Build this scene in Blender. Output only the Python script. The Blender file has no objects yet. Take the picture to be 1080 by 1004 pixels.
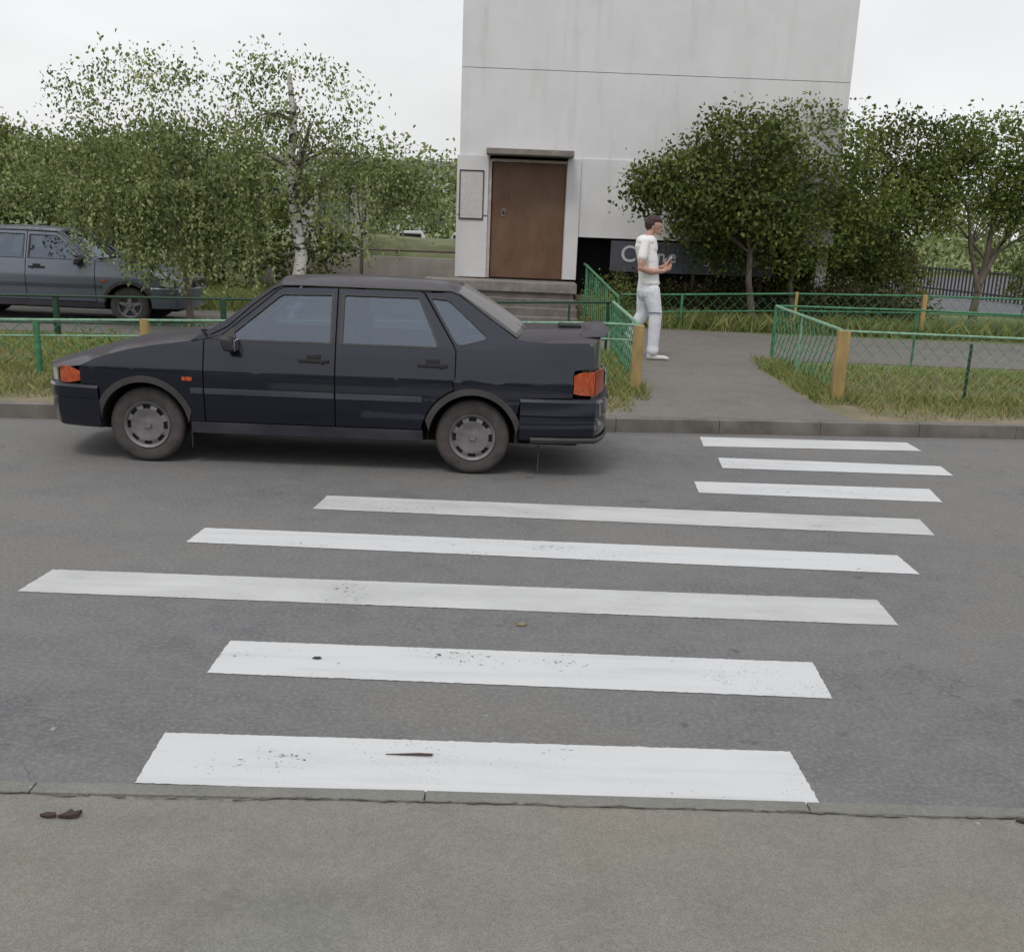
import bpy, bmesh, math, random
import numpy as np
from mathutils import Vector, Matrix
from mathutils.geometry import tessellate_polygon

S = bpy.context.scene
COL = S.collection
R = math.radians

# ------------------------------------------------------------------ camera, sky, sun
cam = bpy.data.cameras.new('camera')
co = bpy.data.objects.new('camera', cam); COL.objects.link(co); S.camera = co
PITCH, YAW, ROLL = 0.2962621, 0.00686599, 0.04043117
cp, sp = math.cos(PITCH), math.sin(PITCH)
fw = Vector((0, cp, -sp)); r0 = Vector((1, 0, 0)); u0 = Vector((0, sp, cp))
rt = r0 * math.cos(ROLL) + u0 * math.sin(ROLL); up = u0 * math.cos(ROLL) - r0 * math.sin(ROLL)
yz = Matrix.Rotation(-YAW, 3, 'Z')
rt, up, fw = yz @ rt, yz @ up, yz @ fw
m3 = Matrix((rt, up, -fw)).transposed()
co.matrix_world = Matrix.Translation((0, 0, 1.9)) @ m3.to_4x4()
cam.sensor_width = 36; cam.lens = 1228 / 1080 * 36
cam.shift_y = 103 / 1080
cam.clip_start = 0.05; cam.clip_end = 1200

S.view_settings.view_transform = 'Standard'; S.view_settings.look = 'None'
S.view_settings.exposure = 0.0; S.view_settings.gamma = 1

SUN_EL, SUN_AZ = R(58), R(200)       # azimuth the light comes from, clockwise from +Y
w = bpy.data.worlds.new('World'); S.world = w; w.use_nodes = True
nt = w.node_tree; N = nt.nodes; L = nt.links
bg = N['Background']
sky = N.new('ShaderNodeTexSky'); sky.sky_type = 'NISHITA'; sky.sun_disc = False
sky.sun_elevation = SUN_EL; sky.sun_rotation = SUN_AZ; sky.dust_density = 4; sky.air_density = 1.2
tc = N.new('ShaderNodeTexCoord'); mp = N.new('ShaderNodeMapping'); mp.inputs['Scale'].default_value = (1, 1, 3)
cn = N.new('ShaderNodeTexNoise'); cn.inputs['Scale'].default_value = 2.2; cn.inputs['Detail'].default_value = 6
cr = N.new('ShaderNodeMapRange'); cr.inputs['From Min'].default_value = 0.3; cr.inputs['From Max'].default_value = 0.72
cr.inputs['To Min'].default_value = 9.2; cr.inputs['To Max'].default_value = 12.2
cc = N.new('ShaderNodeVectorMath'); cc.operation = 'SCALE'; cc.inputs[0].default_value = (0.985, 0.99, 1.0)
mx = N.new('ShaderNodeMix'); mx.data_type = 'RGBA'; mx.inputs[0].default_value = 0.86
L.new(tc.outputs['Generated'], mp.inputs[0]); L.new(mp.outputs[0], cn.inputs[0]); L.new(cn.outputs[0], cr.inputs[0])
L.new(cr.outputs[0], cc.inputs['Scale']); L.new(sky.outputs[0], mx.inputs[6]); L.new(cc.outputs[0], mx.inputs[7])
L.new(mx.outputs[2], bg.inputs[0]); bg.inputs[1].default_value = 0.09

sl = bpy.data.lights.new('sun', 'SUN'); sl.energy = 1.0; sl.angle = R(16); sl.color = (1, 0.95, 0.88)
so = bpy.data.objects.new('sun', sl); COL.objects.link(so)
sd = Vector((math.sin(SUN_AZ) * math.cos(SUN_EL), math.cos(SUN_AZ) * math.cos(SUN_EL), math.sin(SUN_EL)))
so.rotation_euler = sd.to_track_quat('Z', 'Y').to_euler(); so.location = (0, 0, 30)
S.cycles.max_bounces = 6; S.cycles.transparent_max_bounces = 12
S.cycles.use_denoising = True

# ------------------------------------------------------------------ materials
def srgb(r, g, b):
    f = lambda c: ((c / 255 + .055) / 1.055) ** 2.4 if c > 10 else c / 255 / 12.92
    return (f(r), f(g), f(b), 1)

class NB:
    def __init__(s, name):
        s.m = bpy.data.materials.new(name); s.m.use_nodes = True
        s.t = s.m.node_tree; s.b = s.t.nodes['Principled BSDF']; s.out = s.t.nodes['Material Output']
        s.co = s.t.nodes.new('ShaderNodeTexCoord').outputs['Object']
    def n(s, k, **kw):
        n = s.t.nodes.new('ShaderNode' + k)
        for a, v in kw.items(): setattr(n, a, v)
        return n
    def link(s, a, b): s.t.links.new(a, b)
    def noise(s, scale, detail=4, stretch=None, rough=.6, coord=None, dist=0):
        c = coord or s.co
        if stretch:
            m = s.n('Mapping'); m.inputs['Scale'].default_value = stretch; s.link(c, m.inputs[0]); c = m.outputs[0]
        n = s.n('TexNoise'); n.inputs['Scale'].default_value = scale; n.inputs['Detail'].default_value = detail
        n.inputs['Roughness'].default_value = rough; n.inputs['Distortion'].default_value = dist
        s.link(c, n.inputs['Vector']); return n.outputs[0]
    def ramp(s, v, a, b, lo=0, hi=1):
        n = s.n('MapRange'); n.inputs['From Min'].default_value = a; n.inputs['From Max'].default_value = b
        n.inputs['To Min'].default_value = lo; n.inputs['To Max'].default_value = hi
        s.link(v, n.inputs[0]); return n.outputs[0]
    def mix(s, f, a, b, mode='MIX'):
        n = s.n('Mix'); n.data_type = 'RGBA'; n.blend_type = mode
        for i, v in ((0, f), (6, a), (7, b)):
            if hasattr(v, 'is_output'): s.link(v, n.inputs[i])
            elif i == 0: n.inputs[0].default_value = v
            else: n.inputs[i].default_value = tuple(v)[:3] + (1,)
        return n.outputs[2]
    def math(s, op, a, b=0):
        n = s.n('Math'); n.operation = op
        for i, v in ((0, a), (1, b)):
            if hasattr(v, 'is_output'): s.link(v, n.inputs[i])
            else: n.inputs[i].default_value = v
        return n.outputs[0]
    def col(s, v):
        if hasattr(v, 'is_output'): s.link(v, s.b.inputs['Base Color'])
        else: s.b.inputs['Base Color'].default_value = tuple(v)[:3] + (1,)
        return s
    def bump(s, v, strength=.3, dist=.01):
        n = s.n('Bump'); n.inputs['Strength'].default_value = strength; n.inputs['Distance'].default_value = dist
        s.link(v, n.inputs['Height']); s.link(n.outputs[0], s.b.inputs['Normal']); return s
    def set(s, **kw):
        for k, v in kw.items():
            i = s.b.inputs[k.replace('_', ' ')]
            if hasattr(v, 'is_output'): s.link(v, i)
            else: i.default_value = v
        return s

def simple(name, c, rough=.6, var=.25, scale=8, metal=0, bump=0, spec=.5, bscale=60, stretch=None):
    b = NB(name); n = b.noise(scale, 5, stretch)
    d = tuple(x * (1 - var) for x in c[:3]); h = tuple(min(1, x * (1 + var)) for x in c[:3])
    b.col(b.mix(b.ramp(n, .3, .7), d, h)); b.set(Roughness=rough, Metallic=metal, Specular_IOR_Level=spec)
    if bump: b.bump(b.noise(bscale, 5), bump, .01)
    return b.m

def asphalt(name, lo, hi, streak=.35, warm=None, gritscale=220, cracks=True, speck=.55):
    b = NB(name)
    big = b.noise(.55, 6, (.35, 1, 1), .65)
    st = b.noise(1.6, 5, (.06, 1, 1), .6)
    grit = b.noise(gritscale, 2, None, .8); grit2 = b.noise(45, 4, None, .75); mid = b.noise(5, 6, None, .7)
    c = b.mix(b.ramp(big, .32, .68), lo, hi)
    c = b.mix(b.ramp(st, .35, .65, 0, streak), c, tuple(x * .72 for x in lo[:3]))
    st2 = b.noise(1.1, 5, (.8, 1, 1), .75, dist=.8); c = b.mix(b.ramp(st2, .54, .68, 0, .38), c, tuple(x * .62 for x in lo[:3]))
    c = b.mix(b.ramp(mid, .38, .62, 0, .45), c, tuple(x * 1.2 for x in hi[:3]))
    if warm: c = b.mix(b.ramp(b.noise(.4, 3), .4, .65, 0, .8), c, warm)
    c = b.mix(b.ramp(grit, .36, .64, 0, .62), c, tuple(x * .5 for x in lo[:3]))
    c = b.mix(b.ramp(grit2, .45, .75, 0, speck), c, tuple(min(1, x * 1.5) for x in hi[:3]))
    # dark oil spots and pale flecks
    v = b.n('TexVoronoi'); v.inputs['Scale'].default_value = 1.9; v.inputs['Randomness'].default_value = 1
    wv = b.n('VectorMath'); wv.operation = 'ADD'
    nn = b.n('TexNoise'); nn.inputs['Scale'].default_value = 6; b.link(b.co, nn.inputs['Vector'])
    sc = b.n('VectorMath'); sc.operation = 'SCALE'; sc.inputs['Scale'].default_value = .16
    b.link(nn.outputs['Color'], sc.inputs[0]); b.link(b.co, wv.inputs[0]); b.link(sc.outputs[0], wv.inputs[1])
    b.link(wv.outputs[0], v.inputs['Vector'])
    c = b.mix(b.ramp(v.outputs['Distance'], .02, .085, .5, 0), c, tuple(x * .35 for x in lo[:3]))
    v2 = b.n('TexVoronoi'); v2.inputs['Scale'].default_value = 7; b.link(wv.outputs[0], v2.inputs['Vector'])
    fl = b.math('MULTIPLY', b.ramp(v2.outputs['Distance'], .015, .07, 1, 0), b.ramp(b.noise(.9, 3), .56, .62))
    c = b.mix(b.math('MULTIPLY', fl, .7), c, (.42, .42, .4))
    if cracks:
        v3 = b.n('TexVoronoi', feature='DISTANCE_TO_EDGE'); v3.inputs['Scale'].default_value = .55
        sc2 = b.n('VectorMath'); sc2.operation = 'SCALE'; sc2.inputs['Scale'].default_value = .5
        b.link(nn.outputs['Color'], sc2.inputs[0]); w2 = b.n('VectorMath'); w2.operation = 'ADD'
        b.link(b.co, w2.inputs[0]); b.link(sc2.outputs[0], w2.inputs[1]); b.link(w2.outputs[0], v3.inputs['Vector'])
        k = b.math('MULTIPLY', b.ramp(v3.outputs['Distance'], .0, .006, .5, 0), b.ramp(b.noise(.7, 3), .5, .6))
        c = b.mix(k, c, tuple(x * .4 for x in lo[:3]))
    b.col(c); b.set(Roughness=.92, Specular_IOR_Level=.25)
    b.bump(b.math('ADD', grit, grit2), .35, .006)
    return b.m

M = {}
M['road'] = asphalt('road_asphalt', (.138, .143, .151), (.215, .215, .218), .5, (.235, .225, .205))
M['pavement'] = asphalt('pavement_asphalt', (.192, .192, .177), (.262, .260, .240), .45, (.29, .262, .22), 200, False, .22)
M['path'] = asphalt('path_asphalt', (.145, .135, .125), (.225, .21, .195), .15, None, 200)
M['yard'] = asphalt('yard_asphalt', (.12, .12, .135), (.17, .17, .19), .2, None, 120)
M['curb'] = simple('kerb_concrete', (.155, .142, .13), .9, .35, 3, bump=.5)
M['kerbflush'] = asphalt('flush_kerb_concrete', (.185, .186, .172), (.255, .253, .235), .1, None, 180, False, .25)

def paint_mat(name, c, wear, grey):
    b = NB(name)
    n1 = b.noise(30, 6, None, .75); n2 = b.noise(3.2, 5, (.5, 1, 1), .6); n3 = b.noise(160, 3, None, .7)
    base = b.mix(b.ramp(n2, .35, .7, 0, grey), c, tuple(x * .6 for x in c[:3]))
    base = b.mix(b.ramp(b.noise(9, 5, (.12, 1, 1)), .5, .75, 0, .3), base, (.36, .36, .35))
    base = b.mix(b.ramp(n3, .55, .8, 0, .35), base, (.45, .45, .44))
    b.col(base); b.set(Roughness=.7, Specular_IOR_Level=.3); b.bump(n3, .3, .004)
    n4 = b.noise(75, 4, None, .8); endw = b.ramp(b.noise(.9, 4, None, .6), .42, .60, .74, .585)
    fine = b.math('GREATER_THAN', n4, endw)
    chip = b.math('ADD', b.math('MULTIPLY', n1, .62), b.math('MULTIPLY', n2, .38))
    a = b.ramp(chip, wear, wear + .012, 1, 0)
    b.set(Alpha=b.math('MULTIPLY', a, b.math('SUBTRACT', 1, b.math('MULTIPLY', fine, .5))))
    return b.m
M['paint_white'] = paint_mat('road_paint_bright', (.61, .625, .64), .61, .12)
M['paint_mid'] = paint_mat('road_paint_worn', (.60, .61, .62), .62, .3)
M['paint_grey'] = paint_mat('road_paint_dull', (.56, .575, .57), .62, .5)

def soil():
    b = NB('verge_soil')
    c = b.mix(b.ramp(b.noise(1.3, 6), .4, .6), (.30, .245, .18), (.18, .175, .10))
    sy = b.n('SeparateXYZ'); b.link(b.co, sy.inputs[0])
    c = b.mix(b.ramp(sy.outputs['Y'], 12.6, 14.5), c, (.15, .19, .07))
    c = b.mix(b.ramp(b.noise(14, 5), .35, .7, 0, .45), c, (.25, .22, .165))
    b.col(c); b.set(Roughness=1, Specular_IOR_Level=.1); b.bump(b.noise(30, 6), .8, .03); return b.m
M['soil'] = soil()
M['grassground'] = simple('meadow_ground', (.15, .19, .07), 1, .4, .6, bump=.6)

def leafmat(name, a, bcol, trans=.25, rough=.55):
    b = NB(name)
    at = b.n('Attribute', attribute_name='tone')
    c = b.mix(at.outputs['Fac'], a, bcol)
    b.col(c); b.set(Roughness=rough, Specular_IOR_Level=.35)
    tr = b.n('BsdfTranslucent'); b.link(c, tr.inputs[0])
    mxs = b.n('MixShader'); mxs.inputs[0].default_value = trans
    b.link(b.b.outputs[0], mxs.inputs[1]); b.link(tr.outputs[0], mxs.inputs[2]); b.link(mxs.outputs[0], b.out.inputs[0])
    return b.m
M['leaf_birch'] = leafmat('birch_leaves', (.075, .115, .028), (.43, .48, .22), .38)
M['leaf_dark'] = leafmat('dark_leaves', (.045, .07, .014), (.21, .24, .06), .32)
M['leaf_mid'] = leafmat('green_leaves', (.07, .11, .02), (.29, .33, .09), .35)
M['leaf_brown'] = leafmat('hedge_leaves', (.05, .055, .02), (.14, .115, .05), .25)
M['leaf_red'] = leafmat('reddish_leaves', (.06, .03, .025), (.12, .06, .05), .2)
M['grass'] = leafmat('grass_blades', (.13, .19, .045), (.42, .42, .17), .3, .7)
M['grass_dry'] = leafmat('dry_grass_blades', (.24, .21, .10), (.42, .35, .22), .3, .8)

def bark(name, a, bcol, birch=False):
    b = NB(name)
    if birch:
        n = b.noise(6, 5, (1, 1, 1.6), .7, dist=.8)
        c = b.mix(b.ramp(n, .50, .54), a, bcol)
        c = b.mix(b.ramp(b.noise(30, 4, (.5, .5, 3)), .62, .66), c, bcol)
    else:
        c = b.mix(b.ramp(b.noise(14, 5, (1, 1, .25)), .35, .65), a, bcol)
    b.col(c); b.set(Roughness=.9); b.bump(b.noise(40, 4, (1, 1, .3)), .5, .01); return b.m
M['bark_birch'] = bark('birch_bark', (.62, .60, .58), (.035, .03, .03), True)
M['bark'] = bark('brown_bark', (.09, .07, .055), (.2, .17, .14))
M['green'] = simple('green_fence_paint', (.055, .20, .10), .5, .5, 18)
M['green_lt'] = simple('faded_green_paint', (.21, .38, .26), .55, .35, 18)
M['green_dk'] = simple('dark_green_paint', (.012, .05, .03), .5, .4, 18)
M['yellow'] = simple('ochre_post_paint', (.36, .255, .105), .7, .28, 12, stretch=(1, 1, .3))
M['picket'] = simple('dark_picket_metal', (.03, .03, .03), .6, .3, 10)

# ------------------------------------------------------------------ object helpers
def link(o, parent=None):
    COL.objects.link(o)
    if parent: o.parent = parent
    return o
def tag(o, label=None, cat=None, group=None, kind=None):
    for k, v in (('label', label), ('category', cat), ('group', group), ('kind', kind)):
        if v: o[k] = v
    return o
def thing(name, label, cat, loc=(0, 0, 0), rz=0, group=None):
    o = bpy.data.objects.new(name, None); o.empty_display_size = .2; link(o)
    o.location = loc; o.rotation_euler = (0, 0, rz); return tag(o, label, cat, group)
def obj(name, bm, mat, parent=None, smooth=False, ang=35, recalc=True):
    if recalc: bmesh.ops.recalc_face_normals(bm, faces=bm.faces)
    me = bpy.data.meshes.new(name); bm.to_mesh(me); bm.free()
    for m in (mat if isinstance(mat, (list, tuple)) else [mat]): me.materials.append(m)
    if smooth:
        me.polygons.foreach_set('use_smooth', [True] * len(me.polygons))
        me.set_sharp_from_angle(angle=R(ang))
    return link(bpy.data.objects.new(name, me), parent)
def BM(): return bmesh.new()
def box(bm, x0, x1, y0, y1, z0, z1, bev=0, rot=None, mi=0):
    g = bmesh.ops.create_cube(bm, size=1)
    vs = g['verts']
    for v in vs:
        v.co = Vector(((x0 + x1) / 2 + v.co.x * (x1 - x0), (y0 + y1) / 2 + v.co.y * (y1 - y0), (z0 + z1) / 2 + v.co.z * (z1 - z0)))
    if bev:
        es = list({e for v in vs for e in v.link_edges})
        g2 = bmesh.ops.bevel(bm, geom=es, offset=bev, segments=2, affect='EDGES', profile=.7)
        vs = list({v for f in g2['faces'] for v in f.verts} | {v for v in vs if v.is_valid})
    if rot is not None:
        c = Vector(((x0 + x1) / 2, (y0 + y1) / 2, (z0 + z1) / 2))
        for v in vs: v.co = c + rot @ (v.co - c)
    return vs
def tube(bm, pts, rad, seg=8, cap=True, squash=None):
    pts = [Vector(p) for p in pts]; n = len(pts)
    rads = rad if isinstance(rad, (list, tuple)) else [rad] * n
    rings = []
    for i, p in enumerate(pts):
        d = (pts[min(i + 1, n - 1)] - pts[max(i - 1, 0)]).normalized()
        a = Vector((0, 0, 1)) if abs(d.z) < .9 else Vector((1, 0, 0))
        e1 = d.cross(a).normalized(); e2 = d.cross(e1)
        rings.append([bm.verts.new(p + (e1 * math.cos(2 * math.pi * k / seg) + e2 * math.sin(2 * math.pi * k / seg)) * rads[i]) for k in range(seg)])
    for a, b in zip(rings, rings[1:]):
        for k in range(seg): bm.faces.new((a[k], a[(k + 1) % seg], b[(k + 1) % seg], b[k]))
    if cap: bm.faces.new(rings[0]); bm.faces.new(rings[-1][::-1])
def lathe(bm, prof, axis='y', seg=48, c=(0, 0, 0), mi=0):
    rings = []
    for r, h in prof:
        ring = []
        for k in range(seg):
            a = 2 * math.pi * k / seg; x, z = math.cos(a) * r, math.sin(a) * r
            p = (x, h, z) if axis == 'y' else (x, z, h)
            ring.append(bm.verts.new(Vector(p) + Vector(c)))
        rings.append(ring)
    for a, b in zip(rings, rings[1:]):
        for k in range(seg):
            f = bm.faces.new((a[k], a[(k + 1) % seg], b[(k + 1) % seg], b[k])); f.material_index = mi
    return rings
def grid(fn, nu, nv, u0=0., u1=1., v0=0., v1=1., bm=None):
    bm = bm or BM()
    g = [[bm.verts.new(fn(u0 + (u1 - u0) * i / nu, v0 + (v1 - v0) * j / nv)) for j in range(nv + 1)] for i in range(nu + 1)]
    for i in range(nu):
        for j in range(nv):
            try: bm.faces.new((g[i][j], g[i + 1][j], g[i + 1][j + 1], g[i][j + 1]))
            except ValueError: pass
    return bm
def sheet(name, pts, z, mat, kind='structure', label=None, cat=None, group=None, jitter=0, rng=None, step=.25):
    bm = BM(); out = []
    n = len(pts)
    for i in range(n):
        a, b = Vector(pts[i]), Vector(pts[(i + 1) % n]); k = max(1, int((b - a).length / step)) if jitter else 1
        for j in range(k):
            p = a.lerp(b, j / k)
            if jitter and j: p += Vector((rng.gauss(0, jitter), rng.gauss(0, jitter)))
            out.append(bm.verts.new((p.x, p.y, z)))
    f = bm.faces.new(out)
    bmesh.ops.triangulate(bm, faces=[f])
    for f in bm.faces:
        if f.normal.z < 0: f.normal_flip()
    o = obj(name, bm, mat, recalc=False); return tag(o, label, cat, group, kind)
def lerp_tab(tab, x):
    if x <= tab[0][0]: return tab[0][1]
    for (a, va), (b, vb) in zip(tab, tab[1:]):
        if x <= b: return va + (vb - va) * (x - a) / (b - a)
    return tab[-1][1]

def quads_mesh(name, P, tone, mat, parent=None):
    """P: (n,4,3) array of leaf corners"""
    n = len(P); k = P.shape[1]
    me = bpy.data.meshes.new(name)
    me.vertices.add(n * k); me.vertices.foreach_set('co', P.reshape(-1).astype(np.float32))
    me.loops.add(n * k); me.loops.foreach_set('vertex_index', np.arange(n * k, dtype=np.int32))
    me.polygons.add(n); me.polygons.foreach_set('loop_start', np.arange(0, n * k, k, dtype=np.int32))
    me.update(calc_edges=True)
    a = me.attributes.new('tone', 'FLOAT', 'FACE'); a.data.foreach_set('value', tone.astype(np.float32))
    me.materials.append(mat)
    return link(bpy.data.objects.new(name, me), parent)
def leaf_quads(C, size, rs, droop=0.0, aspect=.6):
    n = len(C)
    d = rs.normal(size=(n, 3)); d[:, 2] -= droop; d /= np.linalg.norm(d, axis=1)[:, None]
    q = rs.normal(size=(n, 3)); s = np.cross(d, q); s /= np.linalg.norm(s, axis=1)[:, None] + 1e-9
    L_ = (size * rs.uniform(.6, 1.3, n))[:, None]
    nn = np.cross(d, s) * L_ * .12
    return np.stack([C, C + d * L_ * .5 + s * L_ * aspect * .5 + nn, C + d * L_, C + d * L_ * .5 - s * L_ * aspect * .5 + nn], 1)

# ------------------------------------------------------------------ ground
def kerbY(x):   # line of the far kerb
    return lerp_tab([(-60, 5.5), (-4.61, 10.43), (.92, 10.93), (5.13, 11.45), (60, 18.5)], x)
NX = [-60, -30, -12, -4.61, -2, .92, 3, 5.13, 12, 30, 60]
far = [(x, kerbY(x)) for x in NX]
tag(obj('ground', (lambda b: (bmesh.ops.create_grid(b, x_segments=2, y_segments=2, size=600), b)[1])(BM()), M['grassground']), kind='structure').location.z = -.06
sheet('road', [(-60, 2.08), (-1.67, 3.50), (-.26, 3.55), (1.8, 3.585), (60, 5.28)] + [(x, y + .02) for x, y in far[::-1]], 0, M['road'])
sheet('pavement', [(-60, -40), (60, -40), (60, 5.2), (1.8, 3.55), (-.26, 3.515), (-1.67, 3.47), (-60, 2.0)], .012, M['pavement'])
# flush concrete kerb between pavement and road, with joints
bm = BM()
xs = [-.29 + 1.31 * i for i in range(-24, 24)]
nb = lambda x: lerp_tab([(-60, 2.05), (-1.67, 3.475), (-.26, 3.52), (1.8, 3.555), (60, 5.25)], x)
for i, x in enumerate(xs):
    rr = random.Random(i); x0, x1 = x + .052, x + 1.36 - .003
    w_ = .075
    for v in box(bm, x0, x1, 0, w_, -.05, .016 + rr.uniform(-.002, .002), .006): v.co.y += nb(v.co.x)
tag(obj('kerb_strip', bm, M['kerbflush']), kind='structure')
# raised far kerb stones
bm = BM()
for i in range(-30, 30):
    x0, x1 = i * 1.0 + .0015, i * 1.0 + .9985; rr = random.Random(i + 99)
    vs = box(bm, x0, x1, 0, .17, -.1, .128 + rr.uniform(-.002, .002), .011)
    dy = rr.uniform(-.006, .006)
    for v in vs: v.co.y += kerbY(v.co.x) + dy
tag(obj('kerb', bm, M['curb'], smooth=True), kind='structure')
back = [(x, y + .15) for x, y in far]
sheet('verge', back + [(60, 60), (-60, 60)], .098, M['soil'], cat=None)
sheet('footpath', [(.85, kerbY(.85) + .16), (3.5, kerbY(3.5) + .16), (3.36, 11.9), (3.25, 13), (3.3, 14.5), (3.25, 15.6), (3.6, 16.5), (3.4, 21), (1.9, 21), (1.5, 16.8), (1.55, 14.5), (1.5, 13), (1.25, 12.2)],
      .108, M['path'], jitter=.02, rng=random.Random(3))
sheet('yard_lane', [(-40, 16.6), (40, 17.0), (40, 20.6), (4.5, 21.0), (1.5, 21.4), (-40, 20.9)], .103, M['path'], jitter=.04, rng=random.Random(4), step=.5)
sheet('far_road', [(9.2, 29), (34, 29), (60, 46), (60, 58), (24, 58), (13, 47)], .116, M['yard'])

# ------------------------------------------------------------------ crosswalk
ST = [
 ([(-1.251, 4.004), (1.111, 4.043), (1.124, 3.618), (-1.238, 3.598)], 'paint_white', 'wide bright white crosswalk stripe beside the near kerb, its right end flaking'),
 ([(-1.241, 5.0), (1.431, 5.004), (1.414, 4.583), (-1.248, 4.605)], 'paint_white', 'white crosswalk stripe with small dark spot near its left end, second from the camera'),
 ([(-2.421, 5.97), (2.02, 5.993), (2.008, 5.578), (-2.455, 5.584)], 'paint_grey', 'longest crosswalk stripe, dull grey white, reaching farthest to the left'),
 ([(-1.855, 6.935), (2.417, 6.918), (2.426, 6.519), (-1.881, 6.602)], 'paint_white', 'bright long crosswalk stripe just behind the longest grey one'),
 ([(-1.254, 7.908), (2.879, 7.888), (2.835, 7.451), (-1.287, 7.516)], 'paint_grey', 'dull long crosswalk stripe starting in front of the car between its wheels'),
 ([(1.443, 8.851), (3.292, 8.91), (3.237, 8.457), (1.421, 8.457)], 'paint_white', 'short crosswalk stripe nearest the camera of the three short ones right of the car'),
 ([(1.792, 9.854), (3.713, 9.862), (3.679, 9.471), (1.758, 9.412)], 'paint_white', 'middle one of the three short crosswalk stripes right of the car'),
 ([(1.785, 10.848), (3.776, 10.981), (3.78, 10.557), (1.747, 10.365)], 'paint_mid', 'short crosswalk stripe next to the far kerb'),
]
rng = random.Random(11)
for i, (q, mt, lab) in enumerate(ST):
    sheet('crosswalk_stripe', q[::-1], .003, M[mt], kind=None, label=lab, cat='road marking', group='painted crosswalk stripes', jitter=.0016, rng=rng, step=.016)

# dark bits and leaves lying on the asphalt
def litter(name, label, cat, x, y, z, pts, mat, h=.004):
    bm = BM(); vs = [bm.verts.new((px, py, h * (1 + .8 * math.sin(9 * px + 5 * py)))) for px, py in pts]
    f = bm.faces.new(vs); g = bmesh.ops.extrude_face_region(bm, geom=[f])
    for v in g['geom']:
        if isinstance(v, bmesh.types.BMVert): v.co.z -= h * .8
    o = obj(name, bm, mat); o.location = (x, y, z); return tag(o, label, cat)
M['dead'] = simple('dead_leaf', (.055, .035, .028), .9, .4, 60)
M['tar'] = simple('dark_tar', (.03, .03, .032), .8, .3, 30)
litter('dead_leaf', 'curled brown dead leaf on the pavement, leftmost of two', 'leaf', -1.425, 3.33, .012, [(-.03, 0), (-.01, .012), (.02, .006), (.026, -.008), (0, -.014), (-.02, -.008)], M['dead'], .012)
litter('dead_leaf', 'brown dead leaf on the pavement right beside a smaller one', 'leaf', -1.36, 3.335, .012, [(-.035, -.012), (-.015, .004), (-.005, .024), (.012, .006), (.034, .014), (.028, -.012), (0, -.018)], M['dead'], .016)
litter('tar_spot', 'small dark spot on the second crosswalk stripe', 'stain', -.815, 4.815, .006, [(-.02, -.006), (-.01, .012), (.012, .012), (.022, -.002), (.008, -.014)], M['tar'], .003)
litter('twig', 'thin dark twig lying on the nearest crosswalk stripe', 'twig', -.32, 3.885, .006, [(-.09, -.002), (-.03, .004), (.03, .010), (.085, .006), (.08, -.006), (.02, -.004)], M['dead'], .004)
litter('dead_leaf', 'rusty dead leaf in the kerb seam at the right edge', 'leaf', 1.79, 3.53, .016, [(-.03, 0), (0, .01), (.035, .004), (.02, -.012), (-.01, -.01)], M['dead'], .008)
litter('dead_leaf', 'tiny yellowish leaf between the second and third stripes', 'leaf', .09, 5.36, .002, [(-.025, 0), (0, .02), (.03, .006), (.01, -.014)], simple('yellow_leaf', (.26, .21, .12), .8), .008)

# ------------------------------------------------------------------ fences
def lattice(p0, p1, zb, zt, pitch, rad, n_bars=True, slope=None):
    """diamond lattice between two posts"""
    bm = BM(); a, b = Vector(p0), Vector(p1); Lx = (b - a).length; d = (b - a) / Lx; H = zt - zb
    k = -H
    while k < Lx:
        for s in (0, 1):
            u0, u1 = k, k + H; z0, z1 = (zb, zt) if s == 0 else (zt, zb)
            if u0 < 0: z0 = z0 + (z1 - z0) * (-u0) / H; u0 = 0
            if u1 > Lx: z1 = z0 + (z1 - z0) * (Lx - u0) / (u1 - u0); u1 = Lx
            if u1 - u0 > .02:
                A = a + d * u0; B = a + d * u1; tube(bm, [(A.x, A.y, z0), (B.x, B.y, z1)], rad, 4, False)
        k += pitch
    return bm
def fence(name, label, pts, zt, posts, mesh_from=.22, zr=None, rail=.014, railmat='green', meshmat='green', pitch=.2, wire=.0032, group=None, lower=None, ground=.1):
    """pts: polyline of (x, y, ztop); posts: list of (x, y, ztop, radius, material)"""
    t = thing(name, label, 'fence', (pts[0][0], pts[0][1], ground), 0, group)
    o = Vector((pts[0][0], pts[0][1], ground))
    bm = BM(); tube(bm, [Vector(p) - o for p in pts], rail, 8)
    obj('rail', bm, M[railmat], t, True)
    for dz in (lower or []):
        bm = BM(); tube(bm, [Vector((p[0], p[1], p[2] - dz)) - o for p in pts], rail * .75, 8); obj('rail', bm, M[railmat], t, True)
    for (x, y, z, r_, mt, sq) in posts:
        bm = BM()
        if sq: box(bm, x - r_ - o.x, x + r_ - o.x, y - r_ - o.y, y + r_ - o.y, -.1, z - ground, .006)
        else: tube(bm, [(x - o.x, y - o.y, -.1), (x - o.x, y - o.y, z - ground)], r_, 10)
        obj('post', bm, M[mt], t, True)
    if meshmat:
        for a, b in zip(pts, pts[1:]):
            n = max(1, round((Vector(b) - Vector(a)).length / 2)); 
            for i in range(n):
                A = Vector(a).lerp(Vector(b), i / n) - o; B = Vector(a).lerp(Vector(b), (i + 1) / n) - o
                bm = lattice((A.x, A.y), (B.x, B.y), mesh_from - ground, (A.z + B.z) / 2 - .03, pitch, wire)
                obj('mesh_panel', bm, M[meshmat], t)
    return t
YP = ('yellow', True)
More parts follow.
